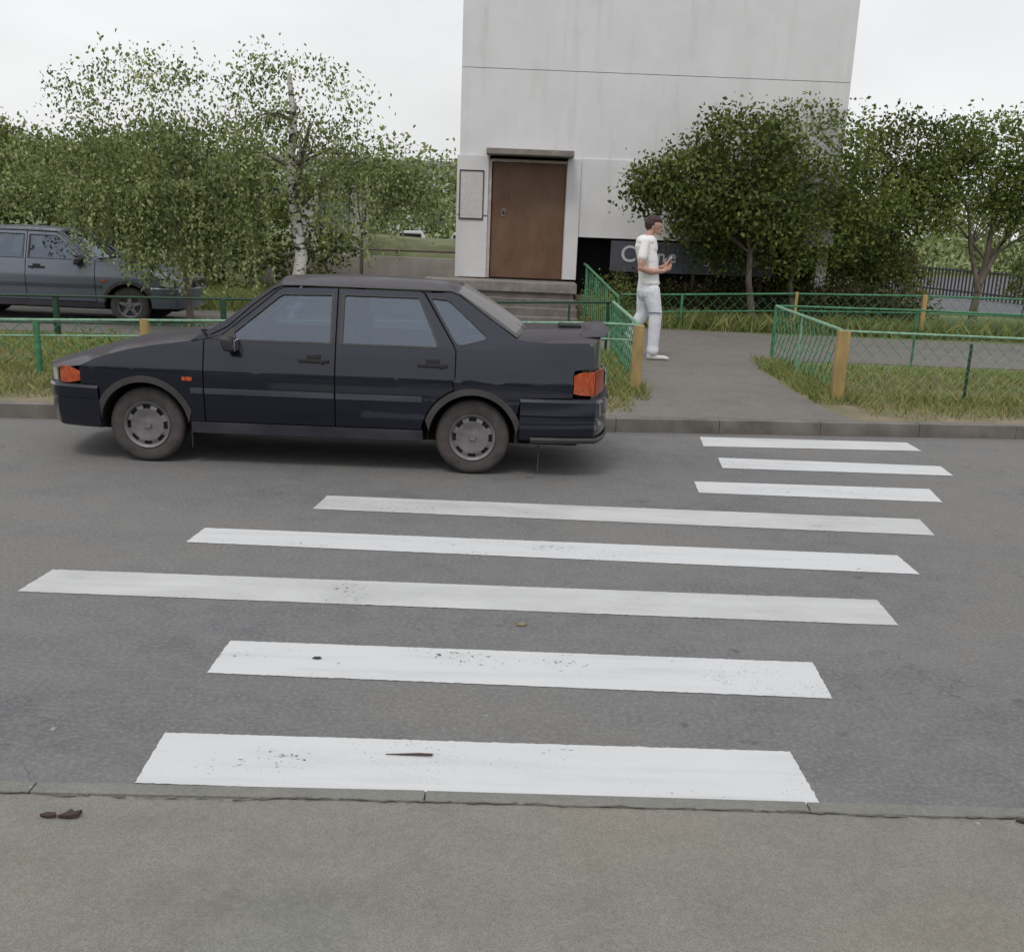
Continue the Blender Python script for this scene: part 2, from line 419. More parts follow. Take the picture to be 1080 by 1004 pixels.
fence('wire_fence', 'green wire fence behind the parked car, yellow post at each end', [(-9, 12.2, .6), (-5.4, 12.5, .667), (-3.93, 12.6, .708), (.92, 12.95, .84), (1.37, 12.97, .83)], 0,
      [(-3.93, 12.62, .72, .042, *YP), (1.37, 12.99, .83, .058, *YP), (-5.05, 12.52, .66, .028, 'green', True), (-7, 12.36, .63, .03, 'green', True)],
      railmat='green_lt', lower=[.165], pitch=.2, wire=.004)
fence('wire_fence', 'green lattice fence along the left side of the footpath behind the first yellow post', [(1.37, 13.05, .835), (1.37, 16.55, .835)], 0,
      [(1.37, 16.55, .85, .02, 'green', False), (1.37, 14.9, .835, .014, 'green', False)], rail=.022, railmat='green_lt', meshmat='green', wire=.005)
fence('wire_fence', 'low fence with dark green rail across the yard, left of the footpath', [(-12, 16.1, .56), (-7.04, 16.3, .624), (-3.57, 16.4, .69), (-.2, 16.5, .776), (1.33, 16.6, .83)], 0,
      [(x, 16.35, z, .035 if x < -2 else .016, 'green_dk', True) for x, z in [(-6.3, .64), (-4.0, .68), (.75, .8), (-1.2, .75), (-8.8, .6)]] + [(1.3, 16.62, .83, .02, 'green_dk', True)],
      railmat='green_dk', meshmat=None, rail=.018, lower=[.36])
fence('wire_fence', 'green mesh fence beside the road around the right lawn, thick ochre corner post', [(3.6, 12.93, .86), (5.5, 12.85, .86), (8.5, 12.8, .87), (14, 12.9, .9)], 0,
      [(3.6, 12.93, .865, .062, *YP), (5.0, 12.9, .78, .014, 'green_dk', True), (8.5, 12.83, .87, .03, 'green', True)], railmat='green_lt', rail=.013, pitch=.15, wire=.0018, meshmat='green_lt')
fence('wire_fence', 'green diamond lattice fence along the right side of the footpath', [(3.6, 13.0, .86), (3.62, 16.5, .875)], 0,
      [(3.62, 16.5, .88, .022, 'green', True), (3.61, 14.9, .865, .014, 'green_lt', True)], rail=.02, railmat='green_lt', wire=.005, pitch=.22)
fence('wire_fence', 'green rail fence at the back of the right lawn', [(3.66, 16.55, .875), (5.59, 16.5, .893), (7.05, 16.5, .885), (14, 16.6, .9)], 0,
      [(5.6, 16.55, .89, .014, 'green', True), (9.0, 16.55, .89, .02, 'green', True)], rail=.014, railmat='green', meshmat='green', wire=.003, pitch=.2)
fence('wire_fence', 'green mesh fence beyond the yard lane with thin yellow posts', [(1.9, 21.5, .66), (2.5, 21.5, .677), (5.05, 21.5, .793), (7.35, 21.5, .841), (9.14, 21.5, .853), (16, 21.4, .88)], 0,
      [(5.05, 21.46, .83, .025, *YP), (7.35, 21.46, .87, .04, *YP), (3.0, 21.46, .72, .02, 'green', True)], rail=.018, railmat='green', wire=.003, pitch=.2, lower=[.3])
# handrail going up beside the steps
t = thing('stair_handrail', 'sloping green handrail with mesh beside the building steps', 'handrail', (1.53, 17.6, .1))
bm = BM(); tube(bm, [(0, 0, .74), (-.31, 3.2, 1.06), (-.31, 3.9, 1.06)], .02, 8); obj('rail', bm, M['green'], t, True)
for u in (0, .33, .66, 1):
    bm = BM(); tube(bm, [(-.31 * u, 3.2 * u, -.05), (-.31 * u, 3.2 * u, .74 + .32 * u)], .015, 8); obj('post', bm, M['green'], t, True)
bm = BM()
for k in range(16):
    u = k / 15; tube(bm, [(-.31 * u, 3.2 * u, .08 + .2 * u), (-.31 * min(1, u + .12), 3.2 * min(1, u + .12), .73 + .32 * u)], .006, 4)
obj('mesh_panel', bm, M['green'], t)
# picket fence in the distance
t = thing('picket_fence', 'dark picket fence running away in the distance at the right', 'fence', (11.2, 44, .1))
bm = BM(); a, b = Vector((0, 0, 0)), Vector((3.3, -11.5, 0))
for z in (.2, .8): tube(bm, [a + Vector((0, 0, z)), b + Vector((0, 0, z))], .03, 6)
obj('rail', bm, M['picket'], t)
bm = BM()
for k in range(70):
    p = a.lerp(b, k / 69); box(bm, p.x - .02, p.x + .02, p.y - .02, p.y + .02, -.05, .86)
obj('pickets', bm, M['picket'], t)

# ------------------------------------------------------------------ entrance building
M['panel'] = (lambda b: (b.col(b.mix(b.ramp(b.noise(5, 5, (1, 1, .12)), .52, .75, 0, .35), b.mix(b.ramp(b.noise(1.2, 5), .3, .7), (.68, .68, .70), (.76, .76, .785)), (.5, .48, .45))), b.set(Roughness=.75), b.bump(b.noise(50, 4), .2, .005), b.m)[-1])(NB('white_render'))
M['panel2'] = simple('white_cladding', (.70, .70, .72), .6, .06, 2)
M['door'] = (lambda b: (b.col(b.mix(b.ramp(b.noise(2.2, 6, (1, 1, .6)), .35, .7), b.mix(b.ramp(b.noise(30, 4, (1, 1, .15)), .3, .7), (.11, .055, .032), (.15, .077, .045)), (.19, .11, .07))), b.set(Roughness=.55), b.m)[2])(NB('brown_door_paint'))
M['frame_dark'] = simple('dark_frame', (.06, .04, .035), .6)
M['pinkframe'] = simple('pale_door_frame', (.5, .42, .4), .6)
M['concrete'] = simple('step_concrete', (.24, .215, .2), .95, .3, 4, bump=.5)
M['concrete_dk'] = simple('old_concrete', (.17, .155, .145), .95, .35, 3, bump=.5)
M['void'] = simple('dark_recess', (.018, .016, .018), .9, .3, 20)
M['roofm'] = simple('grey_roof_felt', (.3, .3, .3), .9)
bld = thing('entrance_building', 'white panelled building with a big brown door above steps', 'building', (0, 23, .1))
def bp(name, mat, *boxes, parent=None, bev=0):
    bm = BM()
    for b_ in boxes: box(bm, *b_, bev)
    o = obj(name, bm, mat, parent or bld); return o
# local coordinates: x world, y-23, z-.1
bp('wall', M['panel'], (.90, 1.15, .02, .3, .72, 2.9), (1.152, 6.0, .02, .3, 1.50, 2.9), (-1.13, -.56, .05, .3, .70, 2.9), (-1.13, 6.0, .052, .3, 2.902, 4.395), (-1.13, 6.0, .052, .3, 4.405, 9),
   (-1.13, -.95, .302, 5, .3, 9), (5.8, 6, .302, 5, .0, 9), (-.94, 5.79, 4.8, 5, 0, 9))
bp('cladding_panel', M['panel2'], (-1.17, -.58, 0, .045, .69, 1.80), (-1.17, -.58, 0, .045, 1.83, 2.88))
bp('cladding_panel', M['panel2'], (.89, 1.145, -.03, .015, .71, 2.88))
dr = bp('door', M['door'], (-.505, .865, .06, .11, .70, 2.78), bev=.01)
bp('door_frame', M['pinkframe'], (-.57, -.52, 0, .12, .69, 2.83), (.872, .888, 0, .12, .70, 2.83), (-.518, .87, 0, .12, 2.79, 2.84))
bp('handle', M['picket'], (-.30, -.26, .02, .058, 1.86, 1.92), parent=dr, bev=.006)
bp('lock_plate', M['concrete'], (-.32, -.24, .05, .058, 1.82, 1.96), parent=dr)
nb_ = bp('notice_frame', M['frame_dark'], (-1.12, -.66, -.02, -.001, 1.74, 1.765), (-1.12, -.66, -.02, -.001, 2.6, 2.625), (-1.12, -1.10, -.02, -.001, 1.765, 2.6), (-.68, -.66, -.02, -.001, 1.765, 2.6))
bp('notice_sheet', simple('notice_paper', (.6, .58, .58), .7, .1, 20), (-1.10, -.68, -.012, -.002, 1.766, 2.599), parent=nb_)
bp('recess', M['void'], (1.152, 5.79, .8, .85, 0, 1.5), (1.152, 1.165, .31, .8, 0, 1.5), (1.166, 5.79, .31, .8, 1.47, 1.497))
bp('plinth', M['concrete_dk'], (-.56, .9, .13, .3, 0, .7), (1.16, 5.79, .1, .3, 0, .42))
bp('roof', M['roofm'], (-1.25, 6.12, -.12, 5.12, 9.002, 9.15))
bp('canopy', M['concrete'], (-.62, .98, -.55, .05, 2.90, 3.0), bev=.01)
# stair block
st = thing('concrete_steps', 'worn concrete landing and steps below the brown door', 'steps', (0, 22, .1))
def sp_(name, mat, *boxes):
    bm = BM()
    for b_ in boxes: box(bm, *b_, .012)
    return obj(name, bm, mat, st)
sp_('landing', M['concrete'], (-1.7, 1.13, .02, .985, .5, .67))
sp_('step', M['concrete_dk'], (-1.68, 1.11, -.3, .015, 0, .40))
sp_('step', M['concrete_dk'], (-1.70, 1.12, -.62, -.305, 0, .26))
sp_('step', M['concrete_dk'], (-1.72, 1.13, -.94, -.625, 0, .13))
sp_('support', M['concrete_dk'], (-1.65, 1.08, .06, .98, 0, .498))

# sign board with white lettering
M['sign'] = simple('slate_sign', (.075, .078, .105), .6, .2, 3)
M['white'] = simple('white_letter_paint', (.55, .55, .6), .6, .05)
t = thing('sign_board', 'long slate grey sign with white lettering behind the man', 'sign', (1.78, 22.9, 1.0))
bm = BM(); box(bm, 0, 3.1, 0, .04, 0, .56, .006); obj('board', bm, M['sign'], t)
bm = BM()
for x in (.15, 1.6, 2.9):
    bm = BM(); box(bm, x - .03, x + .03, .045, .085, -.9, .5); obj('bracket', bm, M['frame_dark'], t)
def letter(ch, x, z, size, par):
    c = bpy.data.curves.new('letter', 'FONT'); c.body = ch; c.size = size; c.extrude = .004; c.offset = .004
    tmp = bpy.data.objects.new('letter', c); COL.objects.link(tmp)
    dg = bpy.context.evaluated_depsgraph_get(); me = bpy.data.meshes.new_from_object(tmp.evaluated_get(dg))
    bpy.data.objects.remove(tmp); me.materials.clear(); me.materials.append(M['white'])
    o = link(bpy.data.objects.new('letter', me), par); o.rotation_euler = (R(90), 0, 0); o.location = (x, -.006, z); return o
letter('C', .19, .19, .42, t); letter('n', .88, .20, .34, t); letter('e', 1.09, .20, .34, t); letter('s', 1.78, .16, .3, t)
letter('a', 2.66, .2, .3, t)

# low concrete wall, rail, bank, small cars and pale buildings seen left of the entrance
t = thing('concrete_wall', 'low grey concrete wall with brown top rail left of the entrance', 'wall', (-2.4, 26, .1))
bm = BM(); box(bm, -3.2, 1.2, 0, .15, 0, .9, .01); obj('wall_panel', bm, simple('pale_concrete', (.33, .30, .28), .9, .2, 3), t)
bm = BM(); tube(bm, [(-3.2, .05, 1.02), (1.2, .05, 1.04)], .025, 8)
for x in (-3, -1.6, -.2, 1.1): tube(bm, [(x, .05, .88), (x, .05, 1.02)], .015, 6)
obj('rail', bm, simple('brown_rail', (.12, .09, .075), .7), t)
sheet('bank_front', [(0, 0), (1, 0), (1, 1), (0, 1)], 0, M['grassground'])  # replaced below
bpy.data.objects.remove(bpy.data.objects['bank_front'])
bm = grid(lambda u, v: Vector((-14 + 20 * u, 26.3 + 6 * v, .1 + 1.22 * min(1, v * 2.2) ** .7 + .03 * math.sin(u * 40))), 40, 10)
tag(obj('grass_bank', bm, simple('bank_turf', (.13, .15, .07), 1, .4, 1.2, bump=.6), smooth=True), kind='structure')

# ------------------------------------------------------------------ vegetation
def crown_points(rs, n, blobs, clump=.16, per=26):
    """clumped points through the volume of ellipsoid blobs (x,y,z,rx,ry,rz)"""
    v = np.array([b[3] * b[4] * b[5] for b in blobs]) ** .75; v /= v.sum()
    nc = max(1, n // per); which = rs.choice(len(blobs), nc, p=v)
    B = np.array(blobs)[which]
    d = rs.normal(size=(nc, 3)); d /= np.linalg.norm(d, axis=1)[:, None]
    rad = rs.uniform(.25, 1.0, nc) ** .45
    c = B[:, :3] + d * rad[:, None] * B[:, 3:6] * rs.uniform(.85, 1.15, nc)[:, None]
    tone = np.clip(rs.normal(.42, .3, nc), 0, 1)
    C = np.repeat(c, per, 0) + rs.normal(size=(nc * per, 3)) * clump * np.array([1, 1, .7])
    T = np.clip(np.repeat(tone, per) + rs.normal(0, .2, nc * per), 0, 1)
    return C, T
def limbs(bm, rs, base, top, r, blobs, n=10, br=None):
    base = Vector(base); top = Vector(top); pts = []
    for i in range(7):
        u = i / 6; p = base.lerp(top, u)
        if 0 < i: p += Vector((rs.normal(0, .025), rs.normal(0, .025), 0)) * (top - base).length * .5
        pts.append(p)
    tube(bm, pts, [r * (1.25 if i == 0 else 1) * (1 - .75 * i / 6) + .006 for i in range(7)], 9)
    for k in range(n):
        b = blobs[rs.randint(len(blobs))]; i = rs.randint(3, 6); p = pts[i]
        q = Vector((b[0] + rs.normal(0, .5) * b[3], b[1] + rs.normal(0, .5) * b[4], min(3.0, max(p.z + .1, b[2] + rs.normal(0, .4) * b[5]))))
        m_ = p.lerp(q, .5) + Vector((0, 0, (q - p).length * .12)); r1 = r * (1 - .75 * i / 6) * .55
        tube(br, [p, m_, q], [r1, r1 * .6, .006], 6)
        for j in range(2):
            q2 = m_ + Vector(rs.normal(0, .3, 3)) * (q - p).length * .6; q2.z = min(q2.z, 2.9); tube(br, [m_, m_.lerp(q2, .5) + Vector((0, 0, .04)), q2], [r1 * .45, r1 * .3, .004], 5)
def tree(name, label, loc, blobs, n, leaf, mat, barkm, trunk, r, seed, group=None, droop=0, clump=.16, extra=None, cat='tree', nl=10):
    rs = np.random.RandomState(seed)
    t = thing(name, label, cat, loc, 0, group)
    bm = BM(); br = BM()
    for i_, (b0, b1, rr) in enumerate(trunk):
        if i_ and b0[2] < 0: obj('trunk', bm, M[barkm], t, True, 60); bm = BM()
        limbs(bm, rs, b0, b1, rr if rr else r, blobs, nl, br)
    obj('trunk', bm, M[barkm], t, True, 60); obj('branches', br, M['bark'], t, True, 60)
    C, T = crown_points(rs, n, blobs, clump)
    if extra is not None:
        C2, T2 = extra(rs); C = np.vstack([C, C2]); T = np.concatenate([T, T2])
    quads_mesh('crown', leaf_quads(C, leaf, rs, droop), T, M[mat], t)
    return t
def strands(spots, per, ln, zspread=.1):
    """drooping strings of leaves: spots = (x, y, z, radius)"""
    def f(rs):
        Cs, Ts = [], []
        for (x, y, z, rad, k, l_) in spots:
            for _ in range(k):
                px, py = x + rs.normal(0, rad), y + rs.normal(0, rad); L_ = l_ * rs.uniform(.4, 1.15); m_ = int(per * L_) + 3
                u = np.linspace(0, 1, m_); dx, dy = rs.normal(0, .12, 2)
                P = np.stack([px + dx * u + rs.normal(0, .02, m_), py + dy * u + rs.normal(0, .02, m_), z - L_ * u + rs.normal(0, .02, m_)], 1)
                Cs.append(P); Ts.append(np.clip(rs.normal(.55, .27) + rs.normal(0, .22, m_), 0, 1))
        return np.vstack(Cs), np.concatenate(Ts)
    return f
# birch with hanging twigs left of the car, white trunk just above the car roof
tree('birch_tree', 'birch with white and black trunk rising behind the dark car roof', (-3.27, 17.6, .1),
     [(-.2, 0, 2.6, .9, .8, .6), (-.8, -.1, 2.3, .6, .6, .5), (.7, .1, 2.6, .7, .6, .4), (0, 0, 3.3, 1.0, .7, .6)], 5600, .062, 'leaf_birch', 'bark_birch', [((0, 0, -.1), (.05, 0, 3.6), .115)], .08, 5,
     droop=1.2, extra=strands([(-.55, -.35, 2.3, .17, 42, 1.5), (-.95, -.4, 2.2, .2, 52, 1.45), (-1.35, -.4, 2.15, .18, 40, 1.35), (.32, -.1, 2.3, .14, 16, 1.0), (.75, -.1, 2.35, .15, 26, 1.2), (1.1, 0, 2.4, .12, 9, .9), (.05, -.3, 2.35, .05, 3, .5)], 34, 1))
tree('birch_tree', 'birch with long hanging leafy twigs over the bonnet of the grey car', (-5.0, 17.5, .1),
     [(-.3, 0, 2.25, .9, .7, .5), (-1.6, .1, 2.35, 1.0, .7, .4), (.4, 0, 2.4, .6, .6, .5), (-.4, .1, 3.1, 1.3, .7, .7)], 6500, .062, 'leaf_birch', 'bark', [((.0, .9, -.1), (-.1, .6, 2.9), .05)], .07, 6,
     droop=1.2, extra=strands([(.1, -.4, 2.1, .2, 60, 1.3), (-.25, -.45, 2.0, .16, 60, 1.2), (-.65, -.4, 2.0, .18, 46, 1.05), (-.95, -.4, 2.1, .16, 26, .9), (-1.3, -.3, 2.15, .25, 34, .75), (-2.1, -.2, 2.15, .35, 34, .55), (.55, -.2, 2.2, .1, 14, 1.3)], 34, 1))
tree('birch_tree', 'thin birch with sparse twigs hanging in front of the low concrete wall', (-1.75, 22.5, .1),
     [(-.7, 0, 2.35, .5, .4, .35), (-.12, -.2, 2.2, .42, .3, .38), (-1.4, 0, 2.6, .5, .4, .35)], 5200, .07, 'leaf_birch', 'bark', [((-1.3, .5, -.1), (-1.0, .2, 2.7), .04)], .04, 7,
     droop=.9, extra=strands([(-.95, -.1, 2.1, .1, 10, 1.2), (-.5, -.1, 2.0, .1, 6, 1.0), (-1.5, 0, 2.2, .15, 12, 1.1), (.1, 0, 2.1, .15, 6, .7)], 26, 1))
tree('leafy_tree', 'dense dark green tree behind the grey parked car', (-8.0, 24, .1),
     [(0, 0, 1.9, 1.5, 1.0, 1.1), (1.9, .3, 1.5, 1.4, 1.0, 1.2), (3.6, .5, 1.3, 1.1, .8, 1.2), (-2.2, 0, 2.2, 1.4, 1, 1.0), (.9, 0, 2.6, 1.2, .9, .7)], 15000, .12, 'leaf_dark', 'bark', [((0, 0, -.1), (.2, 0, 2.6), .12), ((2.6, .2, -.1), (2.9, .2, 2.3), .09)], .1, 8)
tree('leafy_tree', 'olive green tree over the roof of the grey parked car', (-7.3, 19.6, .1),
     [(-.2, 0, 2.3, 1.0, .6, .5), (.9, 0, 2.35, .9, .5, .45), (-1.4, 0, 2.5, .9, .6, .6)], 6500, .075, 'leaf_mid', 'bark', [((.5, .9, -.1), (.3, .6, 2.8), .07)], .07, 18, droop=.5)
# right side
tree('leafy_tree', 'tree whose leafy branches hang over the man and the white wall', (3.7, 21.9, .1),
     [(-.85, -.3, 2.5, .85, .5, .5), (0, 0, 2.2, .8, .5, .6), (.9, 0, 2.1, .8, .6, .6), (.3, .2, 3.1, 1.1, .6, .7), (-1.55, -.3, 2.15, .28, .25, .22), (-.5, -.2, 2.0, .5, .3, .35), (-1.3, -.4, 2.5, .4, .3, .3)], 13500, .095, 'leaf_dark', 'bark', [((.75, .3, -.1), (.4, .1, 2.8), .07)], .07, 9, droop=.4)
tree('leafy_tree', 'bushy tree with a thin pale trunk in the middle behind the mesh fence', (5.2, 22.8, .1),
     [(-.3, 0, 2.3, 1.3, .7, .7), (.5, 0, 1.75, 1.0, .6, .7), (-1.3, .2, 1.8, .9, .6, .6), (.2, 0, 3.2, 1.3, .8, .8), (1.3, 0, 2.4, .8, .6, .6), (-1.2, -.2, 1.35, .7, .3, .5), (-.3, -.4, 1.2, .6, .3, .4), (-1.9, -.1, 1.8, .5, .4, .4)], 17000, .085, 'leaf_mid', 'bark', [((0, -.2, -.1), (.1, 0, 2.7), .055)], .055, 10, droop=.3)
tree('leafy_tree', 'wide dark tree between the bushy tree and the forked tree', (7.2, 24.5, .1),
     [(-.2, 0, 2.3, 1.1, .8, .9), (-.9, 0, 1.6, .9, .6, .8), (.0, 0, 1.35, .8, .6, .6), (.7, .2, 3.3, 1.2, .8, .8)], 14000, .09, 'leaf_dark', 'bark', [((0, 0, -.1), (.1, 0, 2.6), .09)], .09, 12)
tree('leafy_tree', 'forked tree with bare lower trunk beside the distant picket fence', (9.25, 24, .1),
     [(-.5, 0, 2.85, 1.4, .7, .65), (1.1, 0, 2.8, 1.4, .7, .65), (.3, 0, 3.5, 1.5, .8, .6), (-1.4, 0, 2.35, .6, .5, .35), (1.5, 0, 2.35, .6, .5, .4), (.2, 0, 2.3, .6, .4, .25), (-1.0, -.2, 2.1, .5, .3, .25), (.6, -.2, 2.1, .4, .3, .2)], 15000, .085, 'leaf_mid', 'bark', [((0, 0, -.1), (.08, 0, 2.8), .085), ((.01, 0, .75), (-.5, 0, 2.5), .05), ((.02, 0, .9), (.75, 0, 2.6), .05)], .07, 13, nl=7)
def bush(label, loc, blobs, n, leaf, mat, seed, name='bush', group=None, droop=-.3):
    rs = np.random.RandomState(seed); C, T = crown_points(rs, n, blobs, .12)
    t = thing(name, label, name.replace('_', ' '), loc, 0, group)
    quads_mesh('leaves', leaf_quads(C, leaf, rs, droop), T, M[mat], t)
    for k in range(min(len(blobs), 4)):
        b = blobs[k * len(blobs) // 4 if len(blobs) > 4 else k]; bm = BM(); tube(bm, [(b[0] * .9, b[1], -.1), (b[0] + rs.normal(0, .1), b[1], b[2])], [.025, .008], 6)
        obj('stem', bm, M['bark'], t)
    return t
bush('dark brownish green hedge below the sign and behind the mesh fence', (5.4, 23.0, .1), [(x, 0, .4 + .06 * math.sin(x * 3), .5, .35, .42) for x in np.arange(-3.3, 2.4, .6)], 13000, .07, 'leaf_brown', 21, 'hedge')
bush('bush of dark green leaves right of the forked tree', (11.9, 28, .1), [(0, 0, .9, .5, .5, .6), (.7, 0, 1.0, .6, .5, .7)], 3500, .08, 'leaf_dark', 22)
bush('dark bush filling the space below the wide dark tree', (6.6, 24.0, .1), [(0, 0, .9, 1.1, .5, .7), (-1.2, 0, 1.0, .8, .5, .7), (1.2, 0, .75, .6, .5, .55), (-2.4, .2, .9, .7, .4, .6)], 8500, .085, 'leaf_dark', 23)
bush('green bush beside the steps behind the sloping handrail', (1.75, 22.2, .1), [(0, 0, .45, .35, .5, .5), (.6, .1, .35, .5, .4, .4), (-.25, -1.2, .3, .25, .5, .35)], 3000, .055, 'leaf_mid', 24)
bush('purplish low hedge far away beside the distant road', (12.6, 50, .1), [(x, 0, .6, 1.2, .6, .5) for x in (-1, 1, 3)], 2500, .2, 'leaf_red', 25, 'hedge')
bush('green shrub growing through the rail fence behind the car bonnet', (-5.0, 15.6, .1), [(0, -1, .1, .5, .3, .15), (1.2, -1, .1, .5, .3, .2)], 900, .06, 'leaf_mid', 26)
# distant masses
rs = np.random.RandomState(31)
bl = [(x, 62 + 5 * math.sin(x), 2.2, 4.5, 2, 2.6 + .7 * math.sin(x * .7)) for x in np.arange(-70, 95, 4)]
C, T = crown_points(rs, 90000, bl, .7, 20)
tag(quads_mesh('far_trees', leaf_quads(C, .3, rs), T, M['leaf_birch']), 'blurred line of trees on the horizon', 'trees', kind='stuff')

bl = [(x, -24 + 3 * math.sin(x), 3.5, 4.0, 2, 4.2 + 1.2 * math.sin(x * .7)) for x in np.arange(-60, 64, 4)]  # unseen tree row added behind the camera to darken reflections in the car flank
C, T = crown_points(rs, 16000, bl, .8, 20)
tag(quads_mesh('added_reflection_trees', leaf_quads(C, .8, rs), T, M['leaf_dark']), 'added unseen row of trees behind the camera, darkening the car reflections', 'trees', kind='stuff')

# grass
def grass(name, label, polys, n, h, mat, seed, hvar=.4):
    rs = np.random.RandomState(seed); pts = []
    area = [abs((x1 - x0) * (y1 - y0)) for x0, x1, y0, y1 in polys]; tot = sum(area)
    for (x0, x1, y0, y1), a in zip(polys, area):
        k = int(n * a / tot); px = rs.uniform(x0, x1, k); py = rs.uniform(y0, y1, k)
        keep = np.ones(k, bool)
        ky = np.interp(px, [-60, -4.61, .92, 5.13, 60], [5.5, 10.43, 10.93, 11.45, 18.5])
        dist = py - ky - .2
        pr = np.clip((dist - .15) / .9, 0.03, 1)
        patch = np.sin(px * 2.3 + 1.3 * np.sin(py * 3)) * np.sin(py * 2.9 + np.cos(px * 1.7)) * .5 + .5
        keep = (dist > 0) & (rs.uniform(0, 1, k) < pr * (.35 + .65 * patch))
        pts.append(np.stack([px[keep], py[keep], np.full(keep.sum(), .09)], 1))
    C = np.vstack(pts); k = len(C)
    a = rs.uniform(0, 6.28, k); s = np.stack([np.cos(a), np.sin(a), np.zeros(k)], 1)
    H = h * rs.uniform(1 - hvar, 1 + hvar, k)[:, None]; lean = rs.normal(0, .35, (k, 3)); lean[:, 2] = 1
    wd = .006 + .004 * rs.rand(k)[:, None]
    P = np.stack([C - s * wd, C + s * wd, C + s * wd * .5 + lean * H * .6, C + lean * H * np.array([1.3, 1.3, 1])], 1)
    return tag(quads_mesh(name, P, np.clip(rs.normal(.45, .28, k), 0, 1), M[mat]), label, 'grass', kind='stuff')
grass('grass', 'green grass on the verges and lawns', [(-9, 1.25, 11, 16.3), (3.75, 11, 11.6, 16.4)], 95000, .07, 'grass', 41)
grass('dry_grass', 'yellowish dry grass near the kerb and along the fences', [(-9, 1.2, 10.9, 14.4), (3.7, 11, 11.6, 15.5)], 42000, .065, 'grass_dry', 42)
grass('grass', 'long grass at the foot of the fence posts', [(1.15, 1.48, 12.3, 16.5), (3.32, 3.8, 12.6, 16.5), (-9, 1.2, 12.5, 12.9), (3.8, 11, 12.8, 13.05)], 9000, .12, 'grass', 43)
grass('grass', 'grass on the slope beyond the yard lane', [(1.9, 16, 21.2, 22.5), (-12, -1.8, 21.2, 26)], 42000, .27, 'grass', 44)

# ------------------------------------------------------------------ far pale building and tiny cars
t = thing('garage_building', 'long pale low building far off behind the birches', 'building', (-8, 75, .1))
bm = BM(); box(bm, -12, 7, 0, 8, 0, 4.6); obj('wall', bm, simple('pale_far_wall', (.6, .62, .64), .8, .06, .4), t)
bm = BM(); box(bm, -12.4, 7.4, -.4, 8.4, 4.61, 4.9); obj('roof', bm, M['roofm'], t)
for i in range(6):
    bm = BM(); box(bm, -10.5 + 3 * i, -8.7 + 3 * i, -.06, -.01, 1.2, 3.2); obj('window', bm, simple('far_window', (.1, .12, .15), .2), t)
t0 = None
M['whitecar'] = simple('white_car_paint', (.7, .7, .72), .3, .03)
M['tyre'] = simple('tyre_rubber', (.035, .033, .034), .85, .4, 14, bump=.3)
for x, lab in ((-3.0, 'small white car in the distance, left of another'), (-1.55, 'small white car in the distance next to the building edge')):
    t = thing('far_car', lab, 'car', (x, 33.5, .45), R(3), 'small white cars beyond the grass bank')
    bm = BM()
    prof = [(-.62, .25), (-.62, .6), (-.35, .68), (-.2, .98), (.35, 1.0), (.5, .7), (.62, .62), (.62, .25)]
    vs = [[bm.verts.new((px, y, pz)) for px, pz in prof] for y in (-.8, .8)]
    bm.faces.new(vs[0]); bm.faces.new(vs[1][::-1])
    for k in range(len(prof)): bm.faces.new((vs[0][k], vs[1][k], vs[1][(k + 1) % len(prof)], vs[0][(k + 1) % len(prof)]))
    obj('body', bm, M['whitecar'], t)
    for wx in (-.4, .4):
        bm = BM(); lathe(bm, [(0, -.82), (.22, -.82), (.22, -.6), (0, -.6)], seg=20, c=(wx, 0, .22)); obj('wheel', bm, M['tyre'], t)
    bm = BM(); box(bm, -.22, .36, -.815, -.805, .7, .94); obj('window', bm, M['void'], t)
# pale kiosk like doorway between the birches
M['kiosk'] = simple('pale_kiosk_panel', (.42, .40, .40), .7, .2, 4)
t = thing('kiosk', 'pale kiosk with blue grey glass door seen between hanging birch twigs', 'kiosk', (-4.05, 27, .1))
def kb(name, mat, *bx):
    bm = BM()
    for b_ in bx: box(bm, *b_)
    obj(name, bm, mat, t)
kb('wall', M['kiosk'], (-.75, -.38, 0, 1.6, 0, 2.3), (.33, .52, 0, 1.6, 0, 2.3), (-.379, .329, 1.5, 1.6, 0, 2.3), (-.379, .329, 0, 1.49, 2.1, 2.3))
kb('door', simple('kiosk_glass', (.24, .27, .31), .25, .2, 3), (-.375, -.03, .1, .13, 0, 2.095), (.01, .325, .1, .13, 0, 2.095))
kb('door_frame', M['frame_dark'], (-.028, .008, .07, .15, 0, 2.09), (-.376, .327, .05, .095, 1.2, 1.25), (-.379, -.34, .02, .095, 0, 1.19))
kb('roof', M['roofm'], (-.85, .65, -.1, 1.7, 2.302, 2.4))
t = thing('brick_pillar', 'low reddish pillar beside the pale kiosk', 'pillar', (-4.95, 26.5, .1))
bm = BM(); box(bm, .1, .4, 0, .3, 0, .95, .02); obj('shaft', bm, simple('red_brick', (.22, .12, .09), .9, .3, 10), t)
bm = BM(); box(bm, .06, .44, -.04, .34, .952, 1.02, .01); obj('cap', bm, M['concrete'], t)

